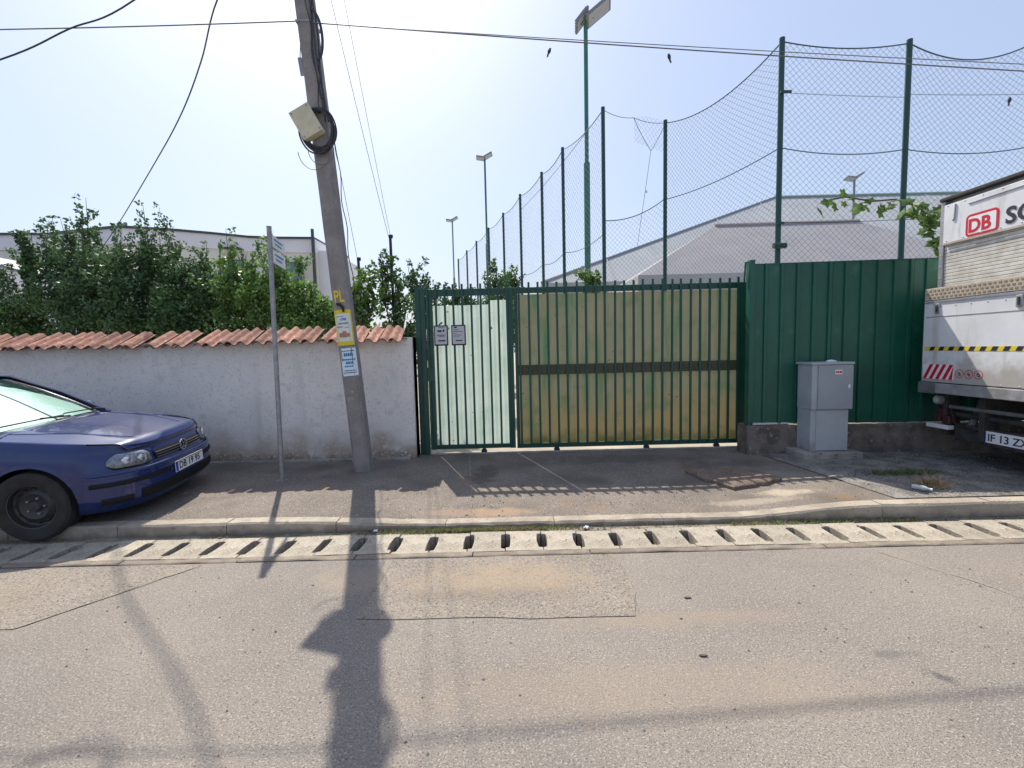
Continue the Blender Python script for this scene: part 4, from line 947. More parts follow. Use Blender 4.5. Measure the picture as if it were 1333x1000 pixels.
M_int = mat('car_interior', (.03, .03, .032), .95, spec=.1)
PLAN = [(.81, 0), (.804, .22), (.782, .42), (.735, .58), (.655, .70), (.545, .775), (.40, .825), (.2, .855), (-.1, .865), (-.8, .868), (-1.6, .868), (-2.4, .866), (-2.8, .85), (-3.08, .79), (-3.22, .66), (-3.27, .45), (-3.28, .2), (-3.28, 0)]
def catmull(P_, n=10):
    out = []
    for i in range(len(P_)-1):
        p0 = P_[i-1] if i else (P_[1][0], -P_[1][1]); p1 = P_[i]; p2 = P_[i+1]; p3 = P_[i+2] if i+2 < len(P_) else (P_[-2][0], -P_[-2][1])
        for k in range(n):
            t = k/n; out.append(tuple(.5*((2*p1[q])+(-p0[q]+p2[q])*t+(2*p0[q]-5*p1[q]+4*p2[q]-p3[q])*t*t+(-p0[q]+3*p1[q]-3*p2[q]+p3[q])*t**3) for q in (0, 1)))
    return out+[P_[-1]]
DP = np.array(catmull(PLAN)); SL = np.concatenate([[0], np.cumsum(np.hypot(*np.diff(DP, axis=0).T))]); SMAX = float(SL[-1])
TG_ = np.gradient(DP, axis=0); TG_ /= np.linalg.norm(TG_, axis=1)[:, None]
def PS(s):
    a = abs(s); x = float(np.interp(a, SL, DP[:, 0])); y = float(np.interp(a, SL, DP[:, 1]))
    tx = float(np.interp(a, SL, TG_[:, 0])); ty = float(np.interp(a, SL, TG_[:, 1])); nx, ny = ty, -tx
    if s < 0: y, ny = -y, -ny
    return x, y, nx, ny
ZS = ([-3.3, -3.2, -2.9, -1.5, -.6, -.35, 0, .3, .6, .75, .9], [.92, .94, .95, .93, .915, .90, .865, .83, .795, .765, .725])
zs = lambda x: float(np.interp(x, *ZS))
ZB = .19
def inset(z, x, f):
    t = (z-ZB)/(zs(x)-ZB); 
    base = float(np.interp(t, [0, .06, .2, .45, .62, .8, .93, 1.0], [.06, .02, .002, .0, .006, .022, .045, .085]))
    fr_ = float(np.interp(z, [.2, .54, .58, .66, .72], [0, .0, .03, .055, .09]))
    return base*(1-f)+max(base, fr_)*f
def B(s, z, off=0):
    x, y, nx, ny = PS(s); f = max(0, min(1, (1.05-abs(s))/.35)); d = inset(z, x, f)-off
    return Vector((x-nx*d, y-ny*d, z))
WR, WX = .312, (0.0, -2.51); AR = .352
def shell():
    ss = list(np.linspace(-SMAX, SMAX, 281)); nz = 26; V = {}; vs = []; fs = []
    for i, s in enumerate(ss):
        x = PS(s)[0]; zt = zs(x)
        for j in range(nz+1): vs.append(B(s, ZB+(zt-ZB)*j/nz))
    def arch(v):
        for wx in WX:
            if abs(v.y) > .6:
                dx, dz = v.x-wx, v.z-.31; d = math.hypot(dx, dz)
                if d < AR: return wx, dx, dz, d
        return None
    k = nz+1; ins = [arch(v) for v in vs]
    for i in range(len(ss)-1):
        for j in range(nz):
            q = (i*k+j, (i+1)*k+j, (i+1)*k+j+1, i*k+j+1)
            if all(ins[a] for a in q): continue
            fs.append(q)
    for a, v in enumerate(vs):
        if ins[a]:
            wx, dx, dz, d = ins[a]; v.x = wx+dx/d*AR; v.z = .31+dz/d*AR
    return MB().add(vs, fs)
cb_ = dict(world=False)
shell().build('body', M_blue, car, smooth='all', **cb_)
def hoodx(y):      # leading edge x for a given y
    s = float(np.interp(abs(y), DP[:60, 1], SL[:60])); return B(s, .70).x-.012
def hood(u, v):
    e = .735; yy = (2*u-1); y0 = yy*.60; y1 = yy*.735
    xf = hoodx(y0)-.0; xb = -.42+.07*(1-yy*yy); tt = v
    x = xf+(xb-xf)*tt; wv = min(1, tt/.45); y = y0+(y1-y0)*(math.sin(wv*math.pi/2))
    ed = zs(x)-.004; crown = .012+.052*min(1, tt*2.2)
    z = ed+crown*(1-abs(yy)**2.6)-.05*max(0, (.06-tt)/.06)**2
    z += .006*math.exp(-((abs(yy)-.72)/.05)**2)*min(1, tt*4)
    return (x, y, z)
MB().grid(hood, 40, 30).build('bonnet', M_blue, car, smooth='all', recalc=True, **cb_)
for sd in (0, 1):
    MB().tube([Vector(hood(sd, v/24))+Vector((0, .004*(2*sd-1), .002)) for v in range(25)], .0042, 5).build('bonnet_gap', M_plast, car, smooth=True, world=False)
MB().tube([Vector(hood(u/30, 0))+Vector((.003, 0, -.002)) for u in range(31)], .005, 5).build('bonnet_gap', M_plast, car, smooth=True, world=False)
for sd in (-1, 1): MB().tube([Vector(hood(.5+sd*(.30+.10*v), .12+.8*v))+Vector((0, 0, .001)) for v in [q/12 for q in range(13)]], .004, 4).build('bonnet_crease', M_blue, car, smooth=True, world=False)
# fender top between hood and shell top
for sd in (1, -1):
    def fen(u, v, sd=sd):
        x = .42+(-1.0-.42)*u; sf = float(np.interp(-x, -DP[:110, 0], SL[:110])); a = B(sf, zs(x)-.0005); tt = max(0, (.86-x)/1.28)
        yb = .725 if x < .3 else .725-.1*(x-.3)
        b = Vector((x, yb, zs(x)-.004)); p = a.lerp(b, v); p.z += .012*math.sin(v*math.pi); return (p.x, sd*p.y, p.z)
    MB().grid(fen, 30, 6).build('wing_top', M_blue, car, smooth='all', **cb_)
MB().box(-3.1, .60, -.70, .70, .22, .24).build('underbody', M_plast, car, **cb_)
MB().box(-.40, .58, -.55, .55, .25, .69).build('engine_bay', M_int, car, **cb_)
# bumper
def bump(u, v):
    s = -1.02+2.04*u; z = .225+.315*v; off = .022*math.sin(min(1, v*5, (1-v)*6)*math.pi/2)*min(1, (1.02-abs(s))/.12+.25)+.012*(v > .93)
    return B(s, z, off+.004)
bp_ = MB().grid(bump, 90, 20).build('bumper', M_blue, car, smooth='all', **cb_)
def patch(s0, s1, z0, z1, off, name, m, parent, nu=24, nv=4, bow=0):
    return MB().grid(lambda u, v: B(s0+(s1-s0)*u, z0+(z1-z0)*v+bow*math.sin(u*math.pi), off+.006*math.sin(max(0, min(1, v))*math.pi)), nu, nv).build(name, m, parent, smooth='all', **cb_)
patch(-.98, .98, .535, .558, .030, 'bumper_top_lip', M_blue, bp_, 60)
patch(-.97, -.30, .435, .475, .034, 'rub_strip', M_plast, bp_); patch(.30, .97, .435, .475, .034, 'rub_strip', M_plast, bp_)
patch(-.62, .62, .265, .36, .030, 'air_intake', M_plast, bp_, 40)
for z in (.285, .31, .335): patch(-.60, .60, z, z+.007, .036, 'intake_slat', M_int, bp_, 30, 2)
patch(-.90, -.68, .27, .33, .030, 'fog_blank', M_plast, bp_, 10); patch(.68, .90, .27, .33, .030, 'fog_blank', M_plast, bp_, 10)
gr = patch(-.40, .40, .585, .672, .006, 'grille', M_int, car, 30)
for z in (.594, .618, .642): patch(-.395, .395, z, z+.008, .022, 'grille_slat', mat('slat_grey', (.10, .10, .11), .4), gr, 30, 2)
def ringmesh(r0, r1, cx, cz, off, nm, m, par):
    mb = MB(); n = 24; c0 = B(cx, cz, off)
    for (rr, o_) in ((r0, .0), (r0, .010), (r1, .010), (r1, .0)):
        for k in range(n): a = 2*math.pi*k/n; mb.v.append((c0.x+o_, c0.y+rr*math.cos(a), c0.z+rr*math.sin(a)))
    for q in range(3):
        for k in range(n): mb.f.append((q*n+k, q*n+(k+1) % n, q*n+n+(k+1) % n, q*n+n+k))
    return mb.build(nm, m, par, **cb_)
em = ringmesh(.050, .060, 0, .632, .030, 'emblem', M_chrome, car); e0 = B(0, .632, .036)
MB().lathe([(0, 0), (.05, 0)], 20, Matrix.Translation((e0.x-.004, 0, e0.z)) @ Matrix.Rotation(rad(90), 4, 'Y')).build('emblem_plate', M_plast, em, **cb_)
for a, b in (((-.022, .040), (0, .004)), ((0, .004), (.022, .040)), ((-.044, .014), (-.020, -.042)), ((-.020, -.042), (0, -.002)), ((0, -.002), (.020, -.042)), ((.020, -.042), (.044, .014))):
    MB().tube([(e0.x+.003, a[0], e0.z+a[1]), (e0.x+.003, b[0], e0.z+b[1])], .0055, 4).build('emblem_stroke', M_chrome, em, **cb_)
for sd in (1, -1):      # headlamps
    def hl_(u, v, sd=sd, o_=.010):
        s = .455+.39*u; h0 = .572+.012*u+.02*(1-min(1, u*5))**2; h1 = .697+.014*u-.03*(1-min(1, u*6))**2-.055*max(0, (u-.75)/.25)**2
        if u > .8: h0 += .03*((u-.8)/.2)**2
        z = h0+(h1-h0)*v; p = B(s, z, o_+.022*math.sin(math.pi*min(max(v, .0), 1))**.5*math.sin(math.pi*u)**.4); return (p.x, sd*p.y, p.z)
    h = MB().grid(hl_, 30, 14).build('headlight', M_lampg, car, smooth='all', recalc=True, **cb_)
    MB().grid(lambda u, v: hl_(u, v, o_=.020), 30, 14).build('headlight_cover', M_lcov, h, smooth='all', recalc=True, **cb_)
    for q in range(9): MB().tube([hl_(.08+.1*q, .12+.76*k/6, o_=.013) for k in range(7)], .0018, 3).build('lens_rib', M_chrome, h, **cb_)
    for (u0, rr) in ((.28, .044), (.62, .046)):
        c = Vector(hl_(u0, .5)); x, y, nx, ny = PS(.455+.39*u0); nn = Vector((nx, sd*ny if sd > 0 else -ny, .1)).normalized(); nn = Vector((nx, abs(ny)*sd, .1)).normalized()
        Mq = Matrix.Translation(c-nn*.004) @ nn.to_track_quat('Z', 'Y').to_matrix().to_4x4()
        MB().lathe([(rr*.85, 0), (rr, .008), (rr*1.04, .0)], 20, Mq).build('reflector', M_chrome, h, smooth=True, **cb_)
        MB().lathe([(0, .012), (rr*.5, .008), (rr*.8, .002)], 16, Mq).build('lens', M_chrome, h, smooth=True, **cb_)
    lip = [Vector(hl_(i/20, 0, o_=.014)) for i in range(21)]; MB().tube(lip, .005, 5).build('lamp_seal', M_plast, h, smooth=True, **cb_)
    # wheels
for (wx, sd) in ((0, -1), (0, 1), (-2.51, -1), (-2.51, 1)):
    Mw = Matrix.Translation((wx, sd*.765, .312)) @ Matrix.Rotation(rad(90)*-sd, 4, 'X')
    wq = bpy.data.objects.new('wheel', None); C.objects.link(wq); wq.parent = car
    MB().lathe([(.200, -.085), (.24, -.098), (.285, -.098), (.306, -.082), (.312, -.05), (.312, .05), (.306, .082), (.285, .098), (.24, .098), (.200, .085), (.195, 0)], 48, Mw, closed=True).build('tyre', M_rubber, wq, smooth=True, **cb_)
    MB().lathe([(.198, .082), (.188, .078), (.182, .030), (.165, .020), (.13, .045), (.115, .055), (.09, .040), (.055, .030), (.040, .055), (0, .058)], 40, Mw).build('rim', M_rim, wq, smooth=True, **cb_)
    for k in range(12):
        a = 2*math.pi*k/12; MB().lathe([(0, .045), (.012, .045), (.0165, .040)], 10, Mw @ Matrix.Translation((.150*math.cos(a), .150*math.sin(a), -.006)) ).build('vent_hole', M_black if k % 1 == 0 else M_rim, wq, **cb_)
    for k in range(5):
        a = 2*math.pi*k/5; MB().lathe([(0, .056), (.008, .056), (.010, .040)], 6, Mw @ Matrix.Translation((.072*math.cos(a), .072*math.sin(a), -.006))).build('wheel_nut', M_galv, wq, **cb_)
    Mi = Matrix.Translation((wx, 0, .31))
    mb = MB(); n = 20
    for k in range(n+1):
        a = -.15+(math.pi+.3)*k/n
        for yy in (.45, .862): mb.v.append((wx+(AR-.004)*math.cos(a), sd*yy, .31+(AR-.004)*math.sin(a)))
    for k in range(n): mb.f.append((2*k, 2*k+1, 2*k+3, 2*k+2))
    mb.build('wheel_arch_liner', M_plast, car, smooth=True, **cb_)
    MB().box(wx-.36, wx+.36, sd*.42-.02, sd*.42+.02, .24, .62).build('inner_arch', M_int, car, **cb_)
# glasshouse
def ws(u, v):
    yy = 2*u-1; yb = yy*.690; yt = yy*.565; xb = -.40+.13*(1-yy*yy); xt = -1.20+.09*(1-yy*yy); zb_ = .925+.030*(1-yy*yy); zt = 1.345+.045*(1-yy*yy)
    return (xb+(xt-xb)*v, yb+(yt-yb)*v, zb_+(zt-zb_)*v+.028*math.sin(v*math.pi))
MB().grid(ws, 24, 16).build('windscreen', M_cg, car, smooth='all', recalc=True, **cb_)
def shade(u, v): x, y, z = ws(.06+.82*u, .04+.86*v); return (x-.020-.006*math.sin(u*9)-.005*math.sin(v*7), y, z-.016)
ss_ = MB().grid(lambda u, v: shade(u*.48, v*(.98+.02*math.sin(u*20))), 12, 12).build('sunshade', M_shade, car, smooth='all', **cb_)
MB().grid(lambda u, v: Vector(shade(.49+u*.51, min(1, v*(1.0-.75*u**1.8+.02*math.sin(u*25)))))+Vector((.008, 0, .006)), 20, 12).build('sunshade', M_shade, car, smooth='all', **cb_)
def roof(u, v):
    yy = 2*u-1; x = -1.17+(-2.95+1.17)*v; e = .575-.03*v; z = 1.352+.012*math.sin(v*math.pi)+.060*(1-abs(yy)**2.4)+.035*math.sin(min(1, v*1.15)*math.pi)**.7-.05*max(0, v-.8)/.2
    return (x-.03+.09*(1-yy*yy)*(1-v)*1, yy*e, z)
MB().grid(roof, 24, 24).build('roof', M_blue, car, smooth='all', **cb_)
def bar4(P_, ws_, m, name, par=car):
    return MB().tube(P_, ws_, 8).build(name, m, par, smooth=True, **cb_)
for sd in (1, -1):
    bar4([(-.36, sd*.725, .905), (-.78, sd*.655, 1.16), (-1.20, sd*.578, 1.355), (-1.9, sd*.565, 1.392), (-2.85, sd*.55, 1.35)], [.034, .028, .026, .024, .03], M_blue, 'roof_pillar')
    bar4([(-.375, sd*.705, .918), (-.79, sd*.636, 1.168), (-1.20, sd*.562, 1.362)], [.014]*3, M_plast, 'screen_seal')
    bar4([(-1.62, sd*.80, .92), (-1.68, sd*.60, 1.37)], .035, M_plast, 'door_pillar')
    mb = MB(); mb.prism([(-2.45, .94), (-3.1, .94), (-2.95, 1.33), (-2.6, 1.36)], sd*.0, sd*.03, 'y'); vs = [(x, sd*(.82-(z-.94)*.62)+y, z) for x, y, z in mb.v]; mb.v = vs; mb.build('rear_quarter', M_blue, car, **cb_)
    for (xa, xb, xc, xd) in ((-.62, -1.58, -1.64, -1.18), (-1.66, -2.48, -2.62, -1.72)):
        mb = MB(); mb.prism([(xa, .93), (xb, .93), (xc, 1.35), (xd, 1.35)], 0, .004, 'y'); mb.v = [(x, sd*(.815-(z-.93)*.58)+y, z) for x, y, z in mb.v]; mb.build('side_window', M_cg, car, **cb_)
    MB().box(-3.1, -.5, sd*.80-.02, sd*.80+.02, .90, .935).build('window_sill', M_plast, car, **cb_)
    MB().lathe([(0, .09), (.05, .08), (.085, .04), (.09, 0), (0, 0)], 14, Matrix.Translation((-.72, sd*.88, .98)) @ Matrix.Scale(.7, 4, (0, 0, 1)) @ Matrix.Rotation(rad(90), 4, 'Y')).build('wing_mirror', M_blue, car, smooth=True, **cb_)
    for xx in (-.52, -1.62): MB().tube([B(sd*float(np.interp(-xx, -DP[:120, 0], SL[:120])), z, .0005) for z in [.24+.67*i/8 for i in range(9)]], .0035, 4).build('door_seam', M_plast, car, **cb_)
    q0 = float(np.interp(.62, -DP[:120, 0], SL[:120])); q1 = float(np.interp(2.05, -DP[:120, 0], SL[:120])); patch(sd*q0, sd*q1, .50, .545, .012, 'side_rub_strip', M_plast, car, 30)
mb = MB(); mb.grid(lambda u, v: (-2.98-.22*(1-v), (2*u-1)*(.56+.12*(1-v)), .95+.40*v), 8, 8).build('rear_window', M_cg, car, smooth='all', **cb_)
MB().box(-3.2, -.45, -.76, .76, .84, .87).build('cabin_deck', M_int, car, **cb_)
MB().grid(lambda u, v: ((-.36+.10*(1-(2*u-1)**2))-.09+v*.14, (2*u-1)*.70, .915+.012*(1-(2*u-1)**2)-.008*v), 16, 3).build('scuttle', M_plast, car, smooth='all', **cb_)
for yy in (-.36, .36):
    MB().box(-1.95, -1.82, yy-.22, yy+.22, .87, 1.12).build('seat_back', M_int, car, bevel=.03, **cb_); MB().box(-1.94, -1.85, yy-.12, yy+.12, 1.15, 1.30).build('headrest', M_int, car, bevel=.03, **cb_)
for (u0, u1) in ((.97, .52), (.50, .06)):     # wipers
    P_ = [Vector(ws(u0+(u1-u0)*i/10, .045+.02*i/10))+Vector((.012, 0, .018)) for i in range(11)]
    wi = MB().tube(P_, [.007]*11, 5).build('wiper', M_plast, car, smooth=True, **cb_)
    MB().tube([P_[4]+Vector((.0, 0, .006)), P_[0]+Vector((.06, 0, -.01))], .009, 5).build('wiper_arm', M_plast, wi, smooth=True, **cb_)
# number plate and lettering
pl_ = B(0, .45, .042); npx = pl_.x
pn_ = MB().box(npx-.004, npx, -.26, .26, .395, .505).build('number_plate', M_paper, car, **cb_)
MB().box(npx, npx+.0015, .215, .256, .40, .50).build('plate_band', mat('eu_blue', (.01, .05, .40), .5), pn_, **cb_) if False else MB().box(npx, npx+.0015, -.256, -.215, .40, .50).build('plate_band', mat('eu_blue', (.01, .05, .40), .5), pn_, **cb_)
MT_ = Matrix.Translation((npx+.002, -.20, .415)) @ Matrix(((0, 0, 1, 0), (1, 0, 0, 0), (0, 1, 0, 0), (0, 0, 0, 1)))
text('plate_letters', 'DB 19 95', .100, M_ink, pn_, MT_, .0004, .0015, sx=1.02)
MB().tube([B(.0, .50, .05)+Vector((0, y, 0)) for y in (-.262, .262)], .004, 4).build('plate_frame', M_plast, pn_, **cb_)


# ------------------------------------------------------------------ box truck seen from behind, at the right edge
tk = thing('box_truck', 'white box truck with folded tail lift parked by the green fence at the right', 'truck', (8, 4.4, .1))
TX = 5.20; Y0, Y1 = 3.16, 5.60
M_tw = mat('truck_white', (.74, .75, .77), .4, col2=(.66, .67, .69), nscale=2.5, streak=((.47, .45, .42), 5, .53, .74), grad=[((.42, .40, .37), 1.05, 1.35, 6.0)])
M_dirty = mat('truck_white_dirty', (.66, .66, .66), .5, col2=(.56, .56, .55), nscale=3, streak=((.40, .38, .35), 4, .55, .75))
M_alu = mat('aluminium_frame', (.42, .42, .43), .45, metal=.5, col2=(.33, .33, .33), nscale=8)
M_shut = mat('shutter_slat', (.60, .585, .54), .6, col2=(.48, .46, .41), nscale=9, rnd=.08)
M_trd = mat('beige_tread', (.50, .43, .33), .6, col2=(.40, .34, .26), nscale=12)
M_chas = mat('chassis_black', (.025, .025, .027), .8, col2=(.05, .045, .04), nscale=10)
M_bumg = mat('lift_bumper', (.17, .17, .175), .6, col2=(.11, .11, .11), nscale=6)
def TB(x0, x1, y0, y1, z0, z1, n, m, p=None, bev=0): return MB().box(x0, x1, y0, y1, z0, z1).build(n, m, p or tk, bevel=bev)
TB(TX+.09, 12.2, Y0+.02, Y1-.02, 1.08, 3.18, 'box_body', M_tw, bev=.01)
TB(TX+.08, 12.22, Y0, Y1, 3.182, 3.235, 'roof_edge', M_alu)
TB(TX+.02, TX+.085, Y1-.055, Y1, 1.06, 3.23, 'corner_post', M_alu, bev=.006); TB(TX+.02, TX+.085, Y0, Y0+.055, 1.06, 3.23, 'corner_post', M_alu, bev=.006)
TB(TX+.00, TX+.088, Y0, Y1, 3.235, 3.275, 'top_beam', M_chas, bev=.008)
hd = TB(TX+.01, TX+.075, Y0+.058, Y1-.058, 2.735, 3.18, 'header_panel', M_tw, bev=.004)
TB(TX+.003, TX+.0095, Y0+.06, Y1-.06, 2.715, 2.733, 'header_edge', M_trd, hd)
MB().tube([(TX+.004, Y1-.35, 3.115), (TX+.004, 4.6, 3.125), (TX+.004, 3.4, 3.13)], .005, 5).build('header_cable', M_alu, hd, smooth=True)
MB().tube([(TX+.004, Y1-.17, 2.98), (TX+.004, Y1-.19, 3.0), (TX+.004, Y1-.20, 3.16)], .008, 5).build('header_strap', M_alu, hd)
YT = Matrix(((0, 0, -1, 0), (-1, 0, 0, 0), (0, 1, 0, 0), (0, 0, 0, 1)))     # text plane: x -> -Y, y -> Z, normal -> -X
def tmat(y, z, x): 
    o_ = wloc(tk); return Matrix.Translation((x-o_.x, y-o_.y, z-o_.z)) @ YT
def rring(y, z, w_, h, t, r, x, name, m, p):      # rounded rectangular ring on the rear plane, (y,z) centre
    def rr(w2, h2, r2):
        out = []
        for (sx, sz, a0) in ((1, 1, 0), (-1, 1, 90), (-1, -1, 180), (1, -1, 270)):
            for k in range(5): a = rad(a0+22.5*k); out.append((y+sx*(w2-r2)+r2*math.cos(a), z+sz*(h2-r2)+r2*math.sin(a)))
        return out
    A_, B2 = rr(w_/2, h/2, r), rr(w_/2-t, h/2-t, max(r-t, .004)); n = len(A_); vs = [(x, a, b) for a, b in A_]+[(x, a, b) for a, b in B2]+[(x+.002, a, b) for a, b in A_]
    return MB().add(vs, [(k, (k+1) % n, n+(k+1) % n, n+k) for k in range(n)]+[(k, (k+1) % n, 2*n+(k+1) % n, 2*n+k) for k in range(n)]).build(name, m, p)
lg = rring(5.095, 2.865, .35, .245, .026, .045, TX+.006, 'logo_frame', M_red, hd)
TB(TX+.0065, TX+.0085, 4.94, 5.25, 2.755, 2.975, 'logo_ground', M_paper, lg)
text('logo_letters', 'DB', .205, M_red, lg, tmat(5.245, 2.790, TX+.005), .0008, .006, sx=.92)
text('company_name', 'SCHENKER', .235, M_ink, hd, tmat(4.855, 2.785, TX+.006), .0008, .006)
# roller shutter slats
k = 0; z = 2.222
while z < 2.71:
    TB(TX+.035, TX+.05, Y0+.058, Y1-.058, z, z+.036, 'shutter_slat', M_shut, bev=.004); z += .0395; k += 1
TB(TX+.052, TX+.06, Y0+.058, Y1-.058, 1.9, 2.72, 'shutter_core', M_chas)
# tail lift platform folded up
PX = 5.075
lf = TB(PX, PX+.075, Y0+.0, Y1+.0, 1.085, 2.06, 'tail_lift_platform', M_tw, bev=.006)
TB(PX-.008, PX+.09, Y0+.02, Y1-.01, 2.063, 2.205, 'tail_lift_tread', M_trd, bev=.004)
i = 0
for y in np.arange(Y1-.08, 4.2, -.052):
    for zz in (2.095, 2.135, 2.175):
        me = bpy.data.meshes.get('tread_hole') or MB().box(-.002, .002, -.014, .014, -.009, .009).mesh('tread_hole', mat('tread_shadow', (.26, .22, .17), .8))
        inst('tread_hole', me, tk, (PX-.0095-8, y+(.026 if zz == 2.135 else 0)-4.4, zz-.1))
TB(PX-.010, PX-.004, Y0+.03, Y1-.02, 2.03, 2.045, 'lift_seam', M_alu, lf); 
TB(PX-.003, PX-.0005, Y0+.03, Y1-.03, 1.86, 1.868, 'lift_seam', M_alu, lf)
tp = TB(PX-.0025, PX-.0008, Y0+.03, Y1-.03, 1.462, 1.510, 'hazard_tape', M_yellow, lf)
for y in np.arange(Y1-.09, Y0+.05, -.118):
    MB().add([(PX-.0035, y, 1.462), (PX-.0035, y-.058, 1.462), (PX-.0035, y-.082, 1.510), (PX-.0035, y-.024, 1.510)], [(0, 1, 2, 3)]).build('tape_stripe', M_ink, tp)
rw = TB(PX-.0025, PX-.0008, 5.19, Y1-.02, 1.125, 1.30, 'reflective_marker', M_paper, lf)
for k in range(5):
    y = Y1-.022-k*.082; c_ = lambda q: max(5.192, q)
    MB().add([(PX-.0035, c_(y), 1.125), (PX-.0035, c_(y-.044), 1.125), (PX-.0035, c_(y-.135), 1.30), (PX-.0035, c_(y-.091), 1.30)], [(0, 1, 2, 3)]).build('red_stripe', M_red, rw)
for k in range(3):
    c = (5.125-k*.105, 1.200)
    pc = rring(c[0], c[1], .098, .098, .007, .048, PX-.0012, 'pictogram', M_red, lf)
    for (dy, dz, w_, h) in ((0, 0, .034, .009), (.005, .016, .018, .009), (-.006, -.016, .024, .009)): TB(PX-.003, PX-.001, c[0]+dy-w_/2, c[0]+dy+w_/2, c[1]+dz-h/2, c[1]+dz+h/2, 'pictogram_mark', M_ink, pc)
# bumper beam and gear under the box
bb = TB(PX-.015, PX+.11, Y0, Y1-.20, .955, 1.075, 'rear_beam', mat('beam_grey', (.33, .33, .34), .5, col2=(.22, .22, .22), nscale=8), bev=.008)
TB(PX-.015, PX+.11, Y1-.198, Y1+.03, .945, 1.08, 'beam_end', M_bumg, bev=.008)
TB(5.30, 12, 3.75, 3.87, .72, .95, 'chassis_rail', M_chas); TB(5.30, 12, 4.87, 4.99, .72, .95, 'chassis_rail', M_chas)
TB(5.32, 12.0, 3.3, 5.5, .94, 1.07, 'floor_frame', M_chas)
for y in (3.45, 4.2, 4.95, 5.38): TB(5.17, 5.34, y-.03, y+.03, .45, .95, 'bracket', M_chas, bev=.006)
MB().tube([(5.18, 3.3, .80), (5.18, 5.32, .80)], .022, 8).build('lift_tube', M_bumg, tk, smooth=True)
MB().tube([(5.24, 3.3, .70), (5.24, 5.38, .715)], .03, 8).build('lift_tube', M_chas, tk, smooth=True)
MB().tube([(5.22, 5.1, .60), (5.45, 5.2, .90)], .035, 8).build('lift_ram', M_bumg, tk, smooth=True)
ub = TB(5.20, 5.30, 3.30, 5.28, .415, .60, 'underrun_bar', M_chas, bev=.01)
tl = MB().lathe([(0, -.05), (.05, -.045), (.06, 0), (.055, .03)], 16, Matrix.Translation((5.17, 5.44, .87)) @ Matrix.Rotation(rad(90), 4, 'Y')).build('round_lamp', M_alu, tk, smooth=True)
MB().lathe([(0, -.056), (.035, -.052)], 12, Matrix.Translation((5.17, 5.44, .87)) @ Matrix.Rotation(rad(90), 4, 'Y')).build('lens', mat('lamp_clear', (.45, .42, .40), .2), tl)
for (y, z) in ((5.40, .72), (5.34, .64), (5.46, .66)): TB(5.15, 5.24, y-.045, y+.045, z-.05, z+.05, 'tail_light', mat('tail_light_dull', (.06, .02, .02), .4), bev=.012)
TB(5.14, 5.22, 5.30, 5.58, .525, .575, 'step_plate', M_white, bev=.004)
MB().tube([(5.2, 5.36, .9), (5.17, 5.25, .62), (5.19, 5.05, .55), (5.2, 4.98, .58)], .012, 6).build('hanging_hose', M_black, tk, smooth=True)
pt_ = TB(5.192, 5.198, 4.43, 4.955, .455, .58, 'number_plate', M_paper, ub)
TB(5.189, 5.1915, 4.912, 4.950, .459, .576, 'plate_band', M_blueeu if False else mat('eu_blue', (.01, .05, .40), .5), pt_)
text('plate_letters', 'IF 13 ZX', .112, M_ink, pt_, tmat(4.895, .477, 5.190), .0006, .0015, sx=.98)
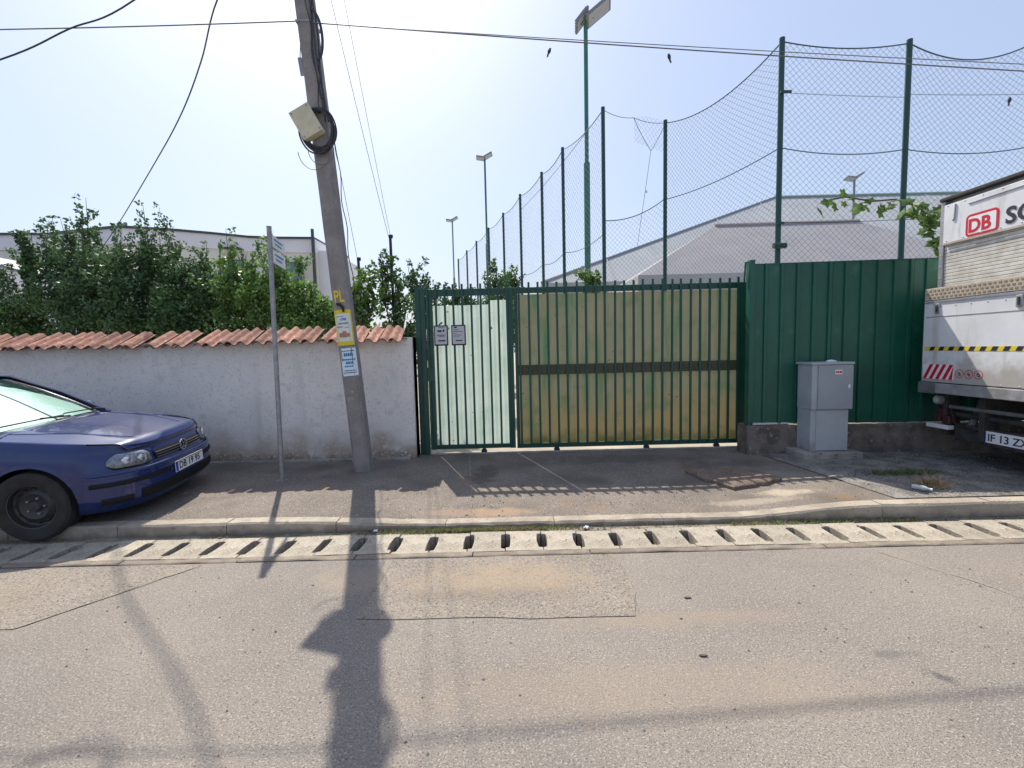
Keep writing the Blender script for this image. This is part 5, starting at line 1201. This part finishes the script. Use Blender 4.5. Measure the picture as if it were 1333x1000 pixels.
for y in (3.55, 5.2):
    for dy in ((-.0, .26) if y < 4 else (0, -.26)):
        Mw = Matrix.Translation((7.3, y+dy, .47)) @ Matrix.Rotation(rad(90), 4, 'X'); wq = bpy.data.objects.new('wheel', None); C.objects.link(wq); wq.parent = tk
        MB().lathe([(.27, -.11), (.34, -.125), (.42, -.12), (.455, -.09), (.46, 0), (.455, .09), (.42, .12), (.34, .125), (.27, .11)], 36, Mw, closed=True).build('tyre', M_rubber, wq, smooth=True)
        MB().lathe([(.27, .09), (.25, .05), (.12, .02), (.10, .07), (0, .08)], 24, Mw).build('rim', M_alu, wq, smooth=True)
    Mw = Matrix.Translation((10.9, 3.45 if y < 4 else 5.3, .47)) @ Matrix.Rotation(rad(90), 4, 'X'); wq = bpy.data.objects.new('wheel', None); C.objects.link(wq); wq.parent = tk
    MB().lathe([(.27, -.11), (.34, -.125), (.42, -.12), (.455, -.09), (.46, 0), (.455, .09), (.42, .12), (.34, .125), (.27, .11)], 36, Mw, closed=True).build('tyre', M_rubber, wq, smooth=True)
    MB().lathe([(.27, .09), (.25, .05), (.12, .02), (.10, .07), (0, .08)], 24, Mw).build('rim', M_alu, wq, smooth=True)
for y in (3.42, 5.12): TB(6.70, 6.72, y-.22, y+.22, .25, .95, 'mudflap', M_black)
TB(12.35, 14.3, 3.25, 5.5, .55, 2.55, 'cab', M_tw, bev=.08)
TB(8.2, 10.0, 3.30, 3.34, .45, .95, 'side_guard', M_alu)
# rivets, hinges and a latch on the truck's rear
riv = MB().lathe([(0, -.004), (.006, -.003), (.008, 0)], 8, Matrix.Rotation(rad(90), 4, 'Y')).mesh('rivet', M_alu, smooth='all')
for k in range(15): inst('rivet', riv, tk, (TX+.0195-8, Y1-.028-4.4, 1.25+.135*k-.1))
for k in range(12):
    for zz in (2.76, 3.165): inst('rivet', riv, tk, (TX+.009-8, Y1-.10-.2*k-4.4, zz-.1))
for k in range(14):
    for zz in (1.10, 1.985): inst('rivet', riv, tk, (PX-.0005-8, Y1-.04-.175*k-4.4, zz-.1))
for y in (5.42, 4.55): 
    h = TB(PX-.012, PX-.001, y-.03, y+.03, 1.90, 2.02, 'lift_latch', M_alu, bev=.004); TB(PX-.022, PX-.0125, y-.008, y+.008, 1.92, 2.0, 'latch_handle', M_chas, h)
# litter caught along the drain
for i, (x, y, z, a, lab) in enumerate(((.62, 3.90, .004, .4, 'small pale paper scrap in the gutter before the sliding gate'), (-1.25, 3.93, .004, 1.2, 'small pale paper scrap in the gutter near the pole shadow'))):
    o = MB().grid(lambda u, v: (x+(u-.5)*.05*math.cos(a)-(v-.5)*.03*math.sin(a), y+(u-.5)*.05*math.sin(a)+(v-.5)*.03*math.cos(a), z+.014+.009*math.sin(7*u+3*v+i)), 6, 5).build('paper_scrap', M_paper)
    tag(o, lab, 'litter')
